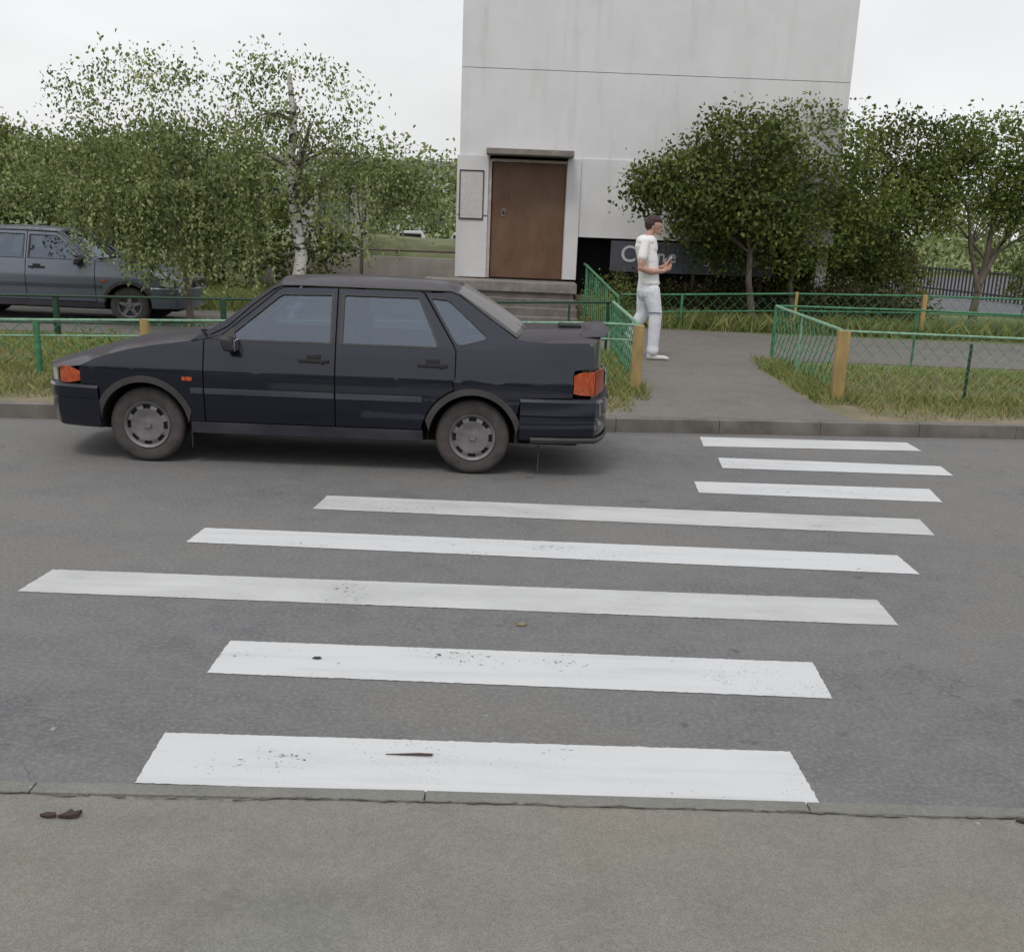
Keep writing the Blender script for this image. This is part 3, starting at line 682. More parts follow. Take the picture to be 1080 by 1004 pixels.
# ------------------------------------------------------------------ cars
def carpaint(name, c, dust, flake=.25, dustc=(.115, .098, .108), gen=1):
    b = NB(name)
    geo = b.n('NewGeometry'); sx = b.n('SeparateXYZ'); b.link(geo.outputs['Normal'], sx.inputs[0])
    so_ = b.n('SeparateXYZ'); b.link(b.co, so_.inputs[0])
    n = b.noise(2.5, 6, (.5, 1, 1), .65)
    top = b.math('MULTIPLY', b.ramp(sx.outputs['Z'], .5, 1, 0, dust), b.ramp(n, .2, .7, .7, 1))
    low = b.math('MULTIPLY', b.ramp(so_.outputs['Z'], .26, .40, .16, 0), b.ramp(n, .3, .65, .3, 1))
    gen = b.ramp(b.noise(6, 6, None, .7), .35, .8, .02 * gen, .10 * gen)
    d = b.math('MINIMUM', b.math('ADD', b.math('ADD', top, low), gen), 1)
    b.col(b.mix(d, c, dustc)); b.set(Metallic=flake, Roughness=b.ramp(d, 0, .7, .3, .85), Coat_Weight=b.ramp(d, .0, .6, 1, .1), Coat_Roughness=.07, Coat_IOR=1.5, Specular_IOR_Level=.25)
    return b.m
def glassmat(name, tint, dirt=.08, refl=.2):
    m = bpy.data.materials.new(name); m.use_nodes = True; t = m.node_tree; t.nodes.clear()
    o = t.nodes.new('ShaderNodeOutputMaterial'); tr = t.nodes.new('ShaderNodeBsdfTransparent'); tr.inputs[0].default_value = tint + (1,)
    gl = t.nodes.new('ShaderNodeBsdfGlossy'); gl.inputs['Roughness'].default_value = .03; gl.inputs[0].default_value = (.76, .86, 1, 1)
    fr = t.nodes.new('ShaderNodeFresnel'); fr.inputs[0].default_value = 1.45
    ma = t.nodes.new('ShaderNodeMath'); ma.operation = 'ADD'; ma.inputs[1].default_value = refl; ma.use_clamp = True
    df = t.nodes.new('ShaderNodeBsdfDiffuse'); df.inputs[0].default_value = (.3, .29, .28, 1)
    m1 = t.nodes.new('ShaderNodeMixShader'); m2 = t.nodes.new('ShaderNodeMixShader'); m2.inputs[0].default_value = dirt
    t.links.new(fr.outputs[0], ma.inputs[0]); t.links.new(ma.outputs[0], m1.inputs[0]); t.links.new(tr.outputs[0], m1.inputs[1]); t.links.new(gl.outputs[0], m1.inputs[2])
    t.links.new(m1.outputs[0], m2.inputs[1]); t.links.new(df.outputs[0], m2.inputs[2]); t.links.new(m2.outputs[0], o.inputs[0])
    return m
M['navy'] = carpaint('navy_car_paint', (.007, .010, .023), .62, .5, gen=.12)
M['greyblue'] = carpaint('grey_blue_car_paint', (.13, .155, .20), .4)
M['plastic'] = simple('black_plastic', (.022, .022, .026), .5, .3, 6)
M['dusty'] = simple('dusty_dark_plastic', (.055, .05, .052), .75, .3, 5)
M['moulding'] = simple('dusty_moulding', (.055, .058, .075), .6, .35, 5, stretch=(.4, 1, 1))
M['sillm'] = simple('dusty_sill', (.045, .043, .055), .6, .5, 5, stretch=(.5, 1, 1))
M['black'] = simple('black_underside', (.010, .010, .010), .9, .2)
M['glass'] = glassmat('car_glass', (.60, .66, .74), .035, .085)
M['glass_rear'] = glassmat('dusty_rear_glass', (.35, .35, .34), .62, .04)
M['rim'] = simple('dusty_silver_wheel', (.20, .19, .20), .5, .3, 9, metal=.35)
M['tyre2'] = simple('dusty_tyre', (.075, .068, .066), .95, .3, 10, bump=.4)
M['seat'] = simple('grey_seat_cloth', (.055, .055, .06), .95, .3, 30)
M['orange'] = (lambda b: (b.col(b.mix(b.ramp(b.noise(90, 2, (1, 1, .3)), .4, .6), (.36, .045, .014), (.50, .11, .035))), b.set(Roughness=.2, Coat_Weight=.5), b.m)[2])(NB('orange_lens'))
M['redlens'] = (lambda b: (b.col((.30, .03, .015)), b.set(Roughness=.2), b.m)[2])(NB('red_lens'))
M['clear'] = (lambda b: (b.col((.62, .64, .66)), b.set(Roughness=.12, Metallic=.3), b.m)[2])(NB('headlight_lens'))
M['chrome'] = simple('dull_chrome', (.45, .45, .46), .25, .1, metal=1)
M['seam'] = M['black']

WT = [(.2, .745), (.30, .772), (.36, .785), (.45, .798), (.575, .808), (.70, .812), (.735, .806), (.80, .789), (.90, .760), (.95, .742), (1.35, .575), (1.5, .51)]
def Tx(x):
    t = 0
    if x < -.25: t += .13 * ((-.25 - x) / .55) ** 2
    if x > 2.9: t += .09 * ((x - 2.9) / .6) ** 2
    return t
def Wz(z, x=1): return lerp_tab(WT, z) - Tx(x)
AC = .285
def arc(cx, r, a0, a1, n=22):
    return [(cx + r * math.cos(R(a0 + (a1 - a0) * i / n)), AC + r * math.sin(R(a0 + (a1 - a0) * i / n))) for i in range(n + 1)]
ZC = [.25 + .05 * i for i in range(24)] + [.735, .575]
def patch(name, outer, holes, mat, parent, side=1, off=0., thick=.018, step=.07):
    polys = [[Vector((x, z, 0)) for x, z in p] for p in [outer] + (holes or [])]
    flat = [v for p in polys for v in p]
    bm = BM(); vs = [bm.verts.new(v) for v in flat]
    for tri in tessellate_polygon(polys):
        try: bm.faces.new([vs[i] for i in tri])
        except ValueError: pass
    xs = [v.co.x for v in bm.verts]; zs = [v.co.y for v in bm.verts]
    x = math.ceil(min(xs) / step) * step
    while x < max(xs):
        bmesh.ops.bisect_plane(bm, geom=bm.verts[:] + bm.edges[:] + bm.faces[:], plane_co=(x, 0, 0), plane_no=(1, 0, 0), dist=1e-5); x += step
    for z in ZC:
        if min(zs) < z < max(zs): bmesh.ops.bisect_plane(bm, geom=bm.verts[:] + bm.edges[:] + bm.faces[:], plane_co=(0, z, 0), plane_no=(0, 1, 0), dist=1e-5)
    for f in bm.faces:
        if (f.normal.z > 0) != (side < 0): f.normal_flip()
    for v in bm.verts:
        x_, z_ = v.co.x, v.co.y; v.co = Vector((x_, -side * (Wz(z_, x_) + off), z_))
    bm.normal_update()
    # outward normals must face -side in y
    if bm.faces and sum(f.normal.y for f in bm.faces) * side > 0:
        for f in bm.faces: f.normal_flip()
    bmesh.ops.solidify(bm, geom=bm.faces[:], thickness=thick)
    return obj(name, bm, mat, parent, True, 28)

def make_car(root, paint, glass, rim='slots', head='orange', detail=True):
    # chassis and interior
    bm = BM(); box(bm, -.62, 3.3, -.48, .48, .20, .50, .03); box(bm, -.5, .3, -.46, .46, .50, .72); box(bm, 2.85, 3.3, -.6, .6, .42, .80)
    box(bm, .42, 2.08, -.74, .74, .235, .33, .01)
    obj('underbody', bm, M['black'], root)
    for cx in (0, 2.479):
        for s in (-1, 1):
            bm = BM()
            def lf(u, v): a = R(-5 + 190 * u); return Vector((cx + .34 * math.cos(a), s * (.47 + .315 * v), AC + .34 * math.sin(a)))
            grid(lf, 24, 3, bm=bm); ring = [bm.verts.new((cx + .34 * math.cos(R(a)), s * .47, AC + .34 * math.sin(R(a)))) for a in range(-5, 186, 10)]
            bm.faces.new(ring); obj('wheel_liner', bm, M['black'], root, True)
    bm = BM()
    def seat(x, y, w, back=True):
        box(bm, x - .28, x + .24, y - w, y + w, .50, .64, .03)
        box(bm, x + .16, x + .30, y - w, y + w, .60, 1.10, .04, Matrix.Rotation(R(14), 3, 'Y'))
    for y in (-.36, .36):
        bm = BM(); seat(1.22, y, .24); box(bm, 1.46, 1.55, y - .12, y + .12, 1.10, 1.24, .03)
        obj('front_seat', bm, M['seat'], root, True)
    bm = BM(); seat(2.02, 0, .62); obj('rear_seat', bm, M['seat'], root, True)
    bm = BM(); box(bm, .38, .66, -.68, .68, .70, .95, .04); box(bm, .40, .55, -.5, -.2, .95, 1.0, .02); box(bm, 2.34, 2.78, -.62, .62, .90, .93); obj('dashboard', bm, M['plastic'], root, True)
    bm = BM()
    pts = [Vector((.80 + .05 * math.sin(R(a)), -.36 + .18 * math.cos(R(a)), .93 + .17 * math.sin(R(a)))) for a in range(0, 361, 20)]
    tube(bm, pts, .013, 8, False); tube(bm, [(.6, -.36, .86), (.8, -.36, .93)], .025, 8); tube(bm, [(.8, -.53, .93), (.8, -.19, .93)], .012, 6)
    obj('steering_wheel', bm, M['plastic'], root, True)
    for side in (1, -1):
        fender = [(-.47, .585), (-.475, .70), (-.47, .722), (-.36, .775), (-.26, .812), (-.1, .855), (.05, .885), (.2, .908), (.36, .928), (.452, .94), (.452, .335), (.345, .335)] + arc(0, .338, 9, 168)[1:] + [(-.342, .42), (-.345, .585)]
        pf = patch('front_fender', fender, None, paint, root, side)
        fr = (.62, 1.0), (1.0, 1.318), (1.045, 1.336), (1.434, 1.342)
        fd = [(.462, .34), (.462, .945), (.585, .975)] + list(fr) + [(1.436, .34)]
        fh = [(.628, .952), (.66, .99), (.998, 1.272), (1.03, 1.288), (1.398, 1.298), (1.404, 1.29), (1.404, .952)]
        d1 = patch('front_door', fd, [fh], paint, root, side)
        rd = [(1.446, .34), (1.446, 1.342), (2.045, 1.342), (2.08, 1.33), (2.318, .965), (2.335, .93), (2.335, .74), (2.315, .70)] + [p for p in arc(2.479, .395, 112, 172, 10)] + [(2.09, .34)]
        rh = [(1.482, .952), (1.482, 1.293), (1.49, 1.300), (2.035, 1.302), (2.05, 1.295), (2.205, .975), (2.195, .952)]
        d2 = patch('rear_door', rd, [rh], paint, root, side)
        rq = [(2.095, 1.335), (2.31, 1.345), (2.36, 1.322), (2.58, 1.172), (2.79, 1.034), (2.88, 1.018), (3.05, 1.012), (3.20, 1.016), (3.33, 1.018), (3.372, .985), (3.385, .84), (3.235, .822), (3.225, .79), (3.225, .62), (2.84, .612)] + arc(2.479, .338, 22, 112)[0:] + [(2.325, .71), (2.345, .75), (2.345, .93), (2.325, .975)]
        qh = [(2.135, 1.303), (2.25, 1.297), (2.285, 1.28), (2.565, 1.045), (2.555, 1.02), (2.40, .978), (2.36, .975), (2.335, .99)]
        q = patch('rear_quarter', rq, [qh], paint, root, side)
        for nm, h, par in (('window', fh, d1), ('window', rh, d2), ('window', qh, q)):
            patch(nm, h, None, glass, par, side, -.012, .004, .5)
            # thin dark rubber round each window
            c = Vector((sum(p[0] for p in h) / len(h), sum(p[1] for p in h) / len(h)))
            outr = [tuple(c + (Vector(p) - c) * 1.035) for p in h]; inr = [tuple(c + (Vector(p) - c) * .975) for p in h]
            patch('window_seal', outr, [inr], M['plastic'], par, side, .003, .01, .3)
        # door to fender rear gap filled by dark jamb
        patch('door_jamb', [(.40, .36), (.40, .92), (.52, .94), (.52, .36)], None, M['black'], root, side, -.022, .01)
        patch('door_jamb', [(1.39, .36), (1.39, 1.33), (1.50, 1.33), (1.50, .36)], None, M['black'], root, side, -.022, .01)
        patch('door_jamb', [(2.02, .40), (2.25, .75), (2.25, .93), (2.05, 1.33), (2.12, 1.33), (2.39, .97), (2.39, .7), (2.12, .40)], None, M['black'], root, side, -.022, .01)
        # A pillar filler
        patch('pillar', [(.36, .935), (.45, .948), (.58, .981), (.615, 1.006), (.995, 1.324), (1.045, 1.344), (1.0, 1.372), (.92, 1.33), (.60, 1.08), (.40, .965)], None, paint, root, side, -.002, .02)
        # sill, mouldings, arch trims
        patch('sill', [(.345, .245), (.35, .328), (2.10, .328), (2.105, .245)], None, M['sillm'], root, side, .008, .02)
        for a, b_, par in ((.36, .452, pf), (.464, 1.434, d1), (1.448, 2.095, d2)):
            patch('side_moulding', [(a, .55), (a, .592), (b_, .592), (b_, .55)], None, M['moulding'], par, side, .014, .012)
        for cx, par in ((0, pf), (2.479, q)):
            ring = arc(cx, .380, 20, 160, 26) + arc(cx, .333, 172, 6, 30)
            patch('arch_trim', ring, None, M['dusty'], par, side, .012, .02)
        # door handles
        for hx, par in ((1.28, d1), (2.17, d2)):
            y = -side * (Wz(.835) + .004)
            bm = BM(); box(bm, hx - .115, hx + .115, min(y, y - side * .022), max(y, y - side * .022), .812, .838, .007); box(bm, hx - .05, hx + .05, min(y, y - side * .014), max(y, y - side * .014), .836, .872, .005)
            box(bm, hx + .05, hx + .075, min(y, y - side * .026), max(y, y - side * .026), .806, .83, .005)
            obj('door_handle', bm, M['plastic'], par, True)
        # side repeater and mirror
        y = -side * (Wz(.655) + .004); bm = BM(); box(bm, .30, .375, min(y, y - side * .014), max(y, y - side * .014), .643, .672, .005); obj('side_repeater', bm, M['orange'], pf, True)
        bm = BM(); bmesh.ops.create_cube(bm, size=1)
        for v in bm.verts:
            v.co = Vector((.665 + v.co.x * (.095 if v.co.y * side < 0 else .07) - v.co.z * .03, -side * .80 + v.co.y * .16 - side * .03, .928 + v.co.z * (.098)))
        bmesh.ops.bevel(bm, geom=bm.edges[:], offset=.026, segments=3, affect='EDGES', profile=.6)
        tri = [(.50, .955), (.60, .985), (.665, 1.04), (.70, .96)]
        mo = obj('mirror', bm, M['plastic'], d1, True)
        patch('mirror_base', tri, None, M['plastic'], mo, side, .006, .02)
        bm = BM(); box(bm, .712, .722, -side * .83 - .065, -side * .83 + .065, .882, .962, .004); obj('mirror_glass', bm, M['chrome'], mo)
        # gutter line along roof
        bm = BM(); tube(bm, [(x, -side * (Wz(z, x) + .004), z) for x, z in [(.50, .985), (.62, 1.045), (.80, 1.205), (.95, 1.325), (1.02, 1.352), (1.2, 1.356), (2.28, 1.356), (2.36, 1.33), (2.60, 1.165)]], .007, 6); obj('roof_gutter', bm, M['plastic'], root, True)
        # mud flap
        if detail:
            bm = BM(); box(bm, .34, .35, -side * .76 if side > 0 else .60, -side * .60 if side > 0 else .76, .13, .33); obj('mud_flap', bm, M['plastic'], root)
    # hood, cowl, windscreen, roof, rear window, boot
    Sh = [(-.82, .69), (-.62, .70), (-.47, .722), (-.26, .812), (0, .872), (.2, .908), (.36, .93), (.46, .945)]
    Zc = [(-.82, .70), (-.6, .775), (-.26, .872), (.1, .935), (.36, .965), (.46, .97)]
    nose = lambda y: -.83 + .20 * (abs(y) / .75) ** 3
    def hood(u, v):
        t = 2 * v - 1; x0 = nose(.66 * t); x = x0 + (.36 - x0) * u; s_, c_ = lerp_tab(Sh, x), lerp_tab(Zc, x)
        hw = Wz(s_, x) - .001; return Vector((x, hw * t, s_ + (c_ - s_) * (1 - abs(t) ** 2.4)))
    bm = grid(hood, 24, 20); obj('bonnet', bm, paint, root, True, 40)
    def cowl(u, v):
        t = 2 * v - 1; x = .362 + .10 * u; return Vector((x, (Wz(.94, x) - .03) * t, .93 + .034 * (1 - abs(t) ** 2.4) + .003))
    obj('cowl', grid(cowl, 2, 12), M['plastic'], root, True)
    if detail:
        for y in (-.45, .1):
            bm = BM(); tube(bm, [(.37, y, .975), (.40, y - .05, .995), (.46, y - .35, 1.02)], .009, 6); obj('wiper', bm, M['plastic'], root)
    def screen(u, v):
        t = 2 * v - 1; b_ = Vector((.40 + .13 * t * t, .71 * t, .962 - .012 * t * t)); e = Vector((.955 + .05 * t * t, .583 * t, 1.385 - .035 * abs(t) ** 2.4))
        p = b_.lerp(e, u); p.z += .018 * math.sin(math.pi * u) * (1 - t * t); return p
    obj('windscreen', grid(screen, 8, 14, .04, .98, .03, .97), glass, root, True)
    bm = BM(); grid(screen, 8, 1, 0, 1, 0, .04, bm); grid(screen, 8, 1, 0, 1, .96, 1, bm); grid(screen, 1, 12, .97, 1.02, .03, .97, bm)
    o_ = obj('windscreen_frame', bm, paint, root, True); 
    def roof(u, v):
        t = 2 * v - 1; x = .96 + (2.33 - .96) * u; x += (.05 * t * t) * (1 - u) - .02 * t * t * u
        zc = 1.385 + .034 * math.sin(math.pi * min(1, max(0, (u * .9 + .08)))); return Vector((x, .583 * t, 1.352 + (zc - 1.352) * (1 - abs(t) ** 2.6)))
    obj('roof', grid(roof, 20, 18), paint, root, True, 50)
    def rw(u, v):
        t = 2 * v - 1; b_ = Vector((2.32 - .015 * t * t, .578 * t, 1.392 - .04 * abs(t) ** 2.6)); e = Vector((2.86 - .07 * t * t, .70 * t, 1.07 - .025 * t * t))
        p = b_.lerp(e, u); p.z += .02 * math.sin(math.pi * u) * (1 - t * t); return p
    obj('rear_window', grid(rw, 8, 14, .06, .95, .06, .94), M['glass_rear'], root, True)
    bm = BM(); grid(rw, 8, 1, 0, 1, 0, .07, bm); grid(rw, 8, 1, 0, 1, .93, 1, bm); grid(rw, 1, 12, 0, .07, .06, .94, bm); grid(rw, 1, 12, .94, 1, .06, .94, bm)
    obj('rear_window_frame', bm, paint, root, True)
    tail = lambda y: 3.50 - .12 * (abs(y) / .75) ** 3
    def boot(u, v):
        t = 2 * v - 1; x1 = tail(.72 * t) - .02; x0 = 2.86 - .08 * t * t; x = x0 + (x1 - x0) * u
        e = lerp_tab([(2.78, 1.036), (2.88, 1.018), (3.05, 1.012), (3.33, 1.016), (3.5, 1.0)], x); c_ = lerp_tab([(2.8, 1.07), (3.0, 1.075), (3.3, 1.085), (3.5, 1.08)], x)
        hw = Wz(e, min(x, 3.38)) - .002; return Vector((x, hw * t, e + (c_ - e) * (1 - abs(t) ** 3)))
    bt = obj('boot_lid', grid(boot, 14, 18), paint, root, True, 50)
    if detail:
        # raised lip spoiler with the shaded slot under it
        def spl(y0, y1):
            bm = BM()
            prof = [(-.20, .0), (-.10, .028), (.0, .045), (.025, .03), (.0, .012), (-.16, -.004)]
            rings = []
            for i in range(13):
                y = y0 + (y1 - y0) * i / 12; k = min(1, (1 - abs(y) / .54) * 5 + .1)
                rings.append([bm.verts.new((tail(y) - .015 + px * (.6 + .4 * k), y, 1.035 + .03 * (1 - (abs(y) / .66) ** 3) + .012 * k + pz * k * .8)) for px, pz in prof])
            for a, b_ in zip(rings, rings[1:]):
                for k in range(6): bm.faces.new((a[k], a[(k + 1) % 6], b_[(k + 1) % 6], b_[k]))
            bm.faces.new(rings[0]); bm.faces.new(rings[-1][::-1]); return bm
        sp = obj('spoiler', spl(-.53, .53), paint, root, True, 50)
        bm = BM(); box(bm, 3.12, 3.30, -.13, .13, 1.072, 1.102, .012); obj('spoiler_shadow', bm, M['black'], sp)  # black block stands in for the shadow under the spoiler
    # rear face, lamps, bumper
    def face(fx, y0, y1, z0, z1, n=16, off=0.):
        return lambda u, v: Vector((fx(y0 + (y1 - y0) * v) + off, y0 + (y1 - y0) * v, z0 + (z1 - z0) * u))
    zt = lambda y: 1.005 + .07 * (1 - (abs(y) / .735) ** 3)
    def rf(u, v):
        y = -.735 + 1.47 * v; z0 = .58; z = z0 + (zt(y) - z0) * u; hw = Wz(z, 3.38); yy = y / .735 * hw
        return Vector((tail(y) - .02 - .03 * u, yy, z))
    obj('rear_panel', grid(rf, 8, 24), paint, root, True)
    nf = lambda u, v: Vector((nose(-.70 + 1.4 * v) + .01 - .015 * u * (1 - u), -.70 + 1.4 * v, .56 + (.14 + .0) * u))
    obj('front_panel', grid(nf, 4, 24), paint, root, True)
    bm = BM(); 
    for k in range(5): box(bm, -.845, -.825, -.36, .36, .59 + .02 * k, .60 + .02 * k)
    obj('grille', bm, M['plastic'], root)
    for side in (1, -1):
        # lamps wrap round the corners: path in plan then extruded in z
        def wrap(path, z0, z1, off):
            bm = BM(); rs_ = []
            for (x, y) in path:
                i_ = len(rs_) / (len(path) - 1); a0, a1 = z0 + off * .35 * max(0, .5 - i_) * (z1 - z0), z1 - off * .8 * max(0, .5 - i_) ** 1.5 * (z1 - z0)
                rs_.append([bm.verts.new((x, y - math.copysign(.004, y) * (k in (0, 3)), a0 + (a1 - a0) * k / 3)) for k in range(4)])
            for a, b_ in zip(rs_, rs_[1:]):
                for k in range(3): bm.faces.new((a[k], b_[k], b_[k + 1], a[k + 1]))
            bmesh.ops.recalc_face_normals(bm, faces=bm.faces); bmesh.ops.solidify(bm, geom=bm.faces[:], thickness=.015); return bm
        fl = [(-.47, -side * (Wz(.65, -.47) + .004)), (-.52, -side * (Wz(.65, -.52) + .004)), (-.57, -side * (Wz(.65, -.57) + .004)), (-.605, -side * (Wz(.65, -.6) - .004)), (-.645, -side * (Wz(.65, -.62) - .03))]
        hd = obj('turn_signal', wrap(fl, .588, .712, 1), M['orange'] if head == 'orange' else M['clear'], root, True)
        hl = [(-.655, -side * .69), (nose(.6) - .012, -side * .6), (nose(.5) - .012, -side * .5), (nose(.38) - .012, -side * .38)]
        obj('headlight', wrap(hl, .585, .700, 0), M['clear'], root, True)
        rl = [(3.232, -side * (Wz(.73, 3.232) + .006)), (3.28, -side * (Wz(.73, 3.28) + .006)), (3.35, -side * (Wz(.73, 3.35) + .004)), (3.39, -side * (Wz(.73, 3.38) - .02))]
        lo = obj('tail_lamp', wrap(rl, .638, .815, .5), M['orange'], root, True)
        rl2 = [(3.398, -side * .715), (tail(.6) + .0, -side * .6), (tail(.45) + .0, -side * .45)]
        obj('red_lens', wrap(rl2, .64, .82, 0), M['redlens'], lo, True)
    def bumper(name, fx, x_end, z0, z1, prof, mat):
        bm = BM(); path = []
        front = fx(0) < 0
        for s in (-1, 1):
            pth = []
            n = 8
            xc = fx(.70); 
            for i in range(n + 1):
                x = x_end + (xc - x_end) * i / n; pth.append((x, s * (Wz(.5, x) + .012)))
            ys = [.72, .66, .55, .4, .2, 0]
            for y in ys: pth.append((fx(y) + (-.03 if front else .03), s * y))
            path = path + (pth if s < 0 else pth[::-1][1:])
        rings = [];
        for i, (x, y) in enumerate(path):
            a = Vector(path[max(0, i - 1)]); b_ = Vector(path[min(len(path) - 1, i + 1)]); d = (b_ - a).normalized(); nrm = Vector((d.y, -d.x))
            if nrm.dot(Vector((x - 1.25, y * 3))) < 0: nrm = -nrm
            rings.append([bm.verts.new((x + nrm.x * o_, y + nrm.y * o_, z)) for o_, z in prof])
        for a, b_ in zip(rings, rings[1:]):
            for k in range(len(prof) - 1): bm.faces.new((a[k], b_[k], b_[k + 1], a[k + 1]))
        bmesh.ops.recalc_face_normals(bm, faces=bm.faces); bmesh.ops.solidify(bm, geom=bm.faces[:], thickness=.012)
        return obj(name, bm, mat, root, True, 30)
    bumper('front_bumper', nose, -.335, 0, 0, [(-.05, .255), (-.022, .27), (-.006, .35), (.002, .44), (.0, .475), (.012, .485), (.016, .56), (.004, .578), (-.05, .585)], paint)
    bumper('rear_bumper', tail, 2.835, 0, 0, [(-.05, .285), (-.02, .30), (-.004, .36), (.002, .44), (.0, .475), (.012, .485), (.016, .585), (.004, .605), (-.05, .612)], paint)
    if detail:
        bumper('bumper_skirt', tail, 2.92, 0, 0, [(-.04, .27), (-.0, .275), (.012, .30), (.0, .318)], M['dusty'])
        bm = BM(); tube(bm, [(3.05, -.45, .24), (3.43, -.47, .245)], .022, 12); obj('exhaust_pipe', bm, M['dusty'], root, True)
        bm = BM(); box(bm, 2.985, 2.995, -.62, -.58, .02, .27); obj('antistatic_strip', bm, simple('brown_rubber', (.12, .07, .06), .8), root)
        bm = BM(); box(bm, 2.80, 2.83, -.70, -.64, .24, .33, .008); obj('bracket', bm, M['dusty'], root)
        bm = BM(); box(bm, 3.50, 3.508, -.26, .26, .66, .77, .003); obj('number_plate', bm, M['white'], root)
    # wheels
    for cx in (0, 2.479):
        for s in (-1, 1):
            t = bpy.data.objects.new('wheel', None); link(t, root); t.location = (cx, s * .665, AC + .001)
            prof = [(.165, -.07), (.18, -.085), (.205, -.092), (.245, -.092), (.268, -.08), (.281, -.06), (.284, 0), (.281, .06), (.268, .08), (.245, .088), (.18, .08), (.165, .07)]
            bm = BM(); lathe(bm, [(r_, -s * -h if s < 0 else -h) for r_, h in prof]); obj('tyre', bm, M['tyre2'], t, True, 60)
            bm = BM(); 
            pr = [(.0, -.074), (.026, -.076), (.032, -.062), (.07, -.06), (.098, -.070), (.124, -.074)]
            pr2 = [(.152, -.066), (.160, -.078), (.168, -.086), (.174, -.088), (.177, -.078), (.166, -.05), (.160, .07)]
            if rim == 'slots':
                lathe(bm, [(r_, h * -s * -1) for r_, h in pr]); lathe(bm, [(r_, h * -s * -1) for r_, h in pr2])
                # webs between the slots
                for k in range(8):
                    a0, a1 = R(45 * k + 12), R(45 * k + 33); 
                    def wf(u, v): a = a0 + (a1 - a0) * v; r_ = .124 + .030 * u; return Vector((r_ * math.cos(a), (-.074 + .008 * u) * s * 1, r_ * math.sin(a)))
                    grid(wf, 1, 4, bm=bm)
            else:
                lathe(bm, [(r_, h * s) for r_, h in pr[:4]]); lathe(bm, [(r_, h * s) for r_, h in pr2])
                for k in range(5):
                    a = R(72 * k + 18); d = Vector((math.cos(a), 0, math.sin(a))); e = Vector((-d.z, 0, d.x))
                    def sf(u, v): return d * (.05 + .105 * u) + e * ((v - .5) * (.055 - .01 * u)) + Vector((0, s * -.07 * 1, 0))
                    grid(sf, 2, 2, bm=bm)
            for v in bm.verts:
                v.co.y = -abs(v.co.y) if s < 0 and v.co.y != 0 else abs(v.co.y)
            # rim barrel must go inwards
            for v in bm.verts:
                if math.hypot(v.co.x, v.co.z) < .161 and abs(abs(v.co.y) - .07) < 1e-6 and math.hypot(v.co.x, v.co.z) > .159: v.co.y = -v.co.y
            obj('rim', bm, M['rim'], t, True, 40)
            bm = BM(); lathe(bm, [(.0, s * .035), (.158, s * .035)]); lathe(bm, [(0, s * .045), (.06, s * .045), (.07, s * .03)]); obj('brake_disc', bm, M['sillm'], t)

def spin_root(name, label, x0, ycen, rz, group=None):
    return thing(name, label, 'car', (x0, ycen, 0), rz, group)
car = spin_root('parked_car', 'dusty dark navy blue four door sedan standing at the kerb behind the crosswalk', -2.762, 9.552, R(-.16))
make_car(car, M['navy'], M['glass'])
c2 = thing('parked_car', 'grey blue sedan parked in the yard under hanging birch twigs', 'car', (-5.95, 19.15, .08), R(180))
c2.scale = (1.08, 1.0, 1.0)
make_car(c2, M['greyblue'], M['glass'], rim='spokes', head='clear', detail=False)

# irregular dirt seam between the flush kerb and the pavement
bm = BM(); rr = random.Random(77); prev = None; a_ = 0
for i in range(260):
    x = -3.2 + i * .025; a_ = a_ * .9 + rr.gauss(0, .0035); y = nb(x) - .004 + a_; w_ = .001 + abs(rr.gauss(0, .0025)) + (.004 if rr.random() < .1 else 0)
    cur = (bm.verts.new((x, y - w_, .0185)), bm.verts.new((x, y + w_, .0185)))
    if prev and rr.random() > .1: bm.faces.new((prev[0], cur[0], cur[1], prev[1]))
    prev = cur
tag(obj('kerb_seam', bm, simple('seam_dirt', (.13, .12, .105), 1, .4, 40)), kind='structure')

# ------------------------------------------------------------------ the man
def blob(name, caps, voxel, mat, parent, smooth_it=4, cut=None):
    """caps: (p0, r0, p1, r1[, (sx, sy, sz)]) tapered capsules fused into ONE continuous surface"""
    bm = BM()
    for c in caps:
        p0, ra, p1, rb = c[:4]; sc = c[4] if len(c) > 4 else (1, 1, 1)
        b2 = BM()
        for p, r_ in ((p0, ra), (p1, rb)):
            g = bmesh.ops.create_icosphere(b2, subdivisions=2, radius=r_)
            for v in g['verts']: v.co = Vector((v.co.x * sc[0], v.co.y * sc[1], v.co.z * sc[2])) + Vector(p)
        h = bmesh.ops.convex_hull(b2, input=b2.verts[:])
        bmesh.ops.delete(b2, geom=[v for v in b2.verts if not v.link_faces], context='VERTS')
        inner = [e for e in h['geom_interior'] if isinstance(e, bmesh.types.BMVert) and e.is_valid]
        if inner: bmesh.ops.delete(b2, geom=inner, context='VERTS')
        me = bpy.data.meshes.new('t'); b2.to_mesh(me); b2.free(); bm.from_mesh(me); bpy.data.meshes.remove(me)
    me = bpy.data.meshes.new(name); bm.to_mesh(me); bm.free()
    o = link(bpy.data.objects.new(name, me))
    m = o.modifiers.new('r', 'REMESH'); m.mode = 'VOXEL'; m.voxel_size = voxel
    m = o.modifiers.new('s', 'SMOOTH'); m.iterations = smooth_it; m.factor = .5
    dg = bpy.context.evaluated_depsgraph_get(); me2 = bpy.data.meshes.new_from_object(o.evaluated_get(dg))
    bpy.data.objects.remove(o)
    me2.materials.clear(); me2.materials.append(mat); me2.polygons.foreach_set('use_smooth', [True] * len(me2.polygons))
    me2.name = name
    return link(bpy.data.objects.new(name, me2), parent)

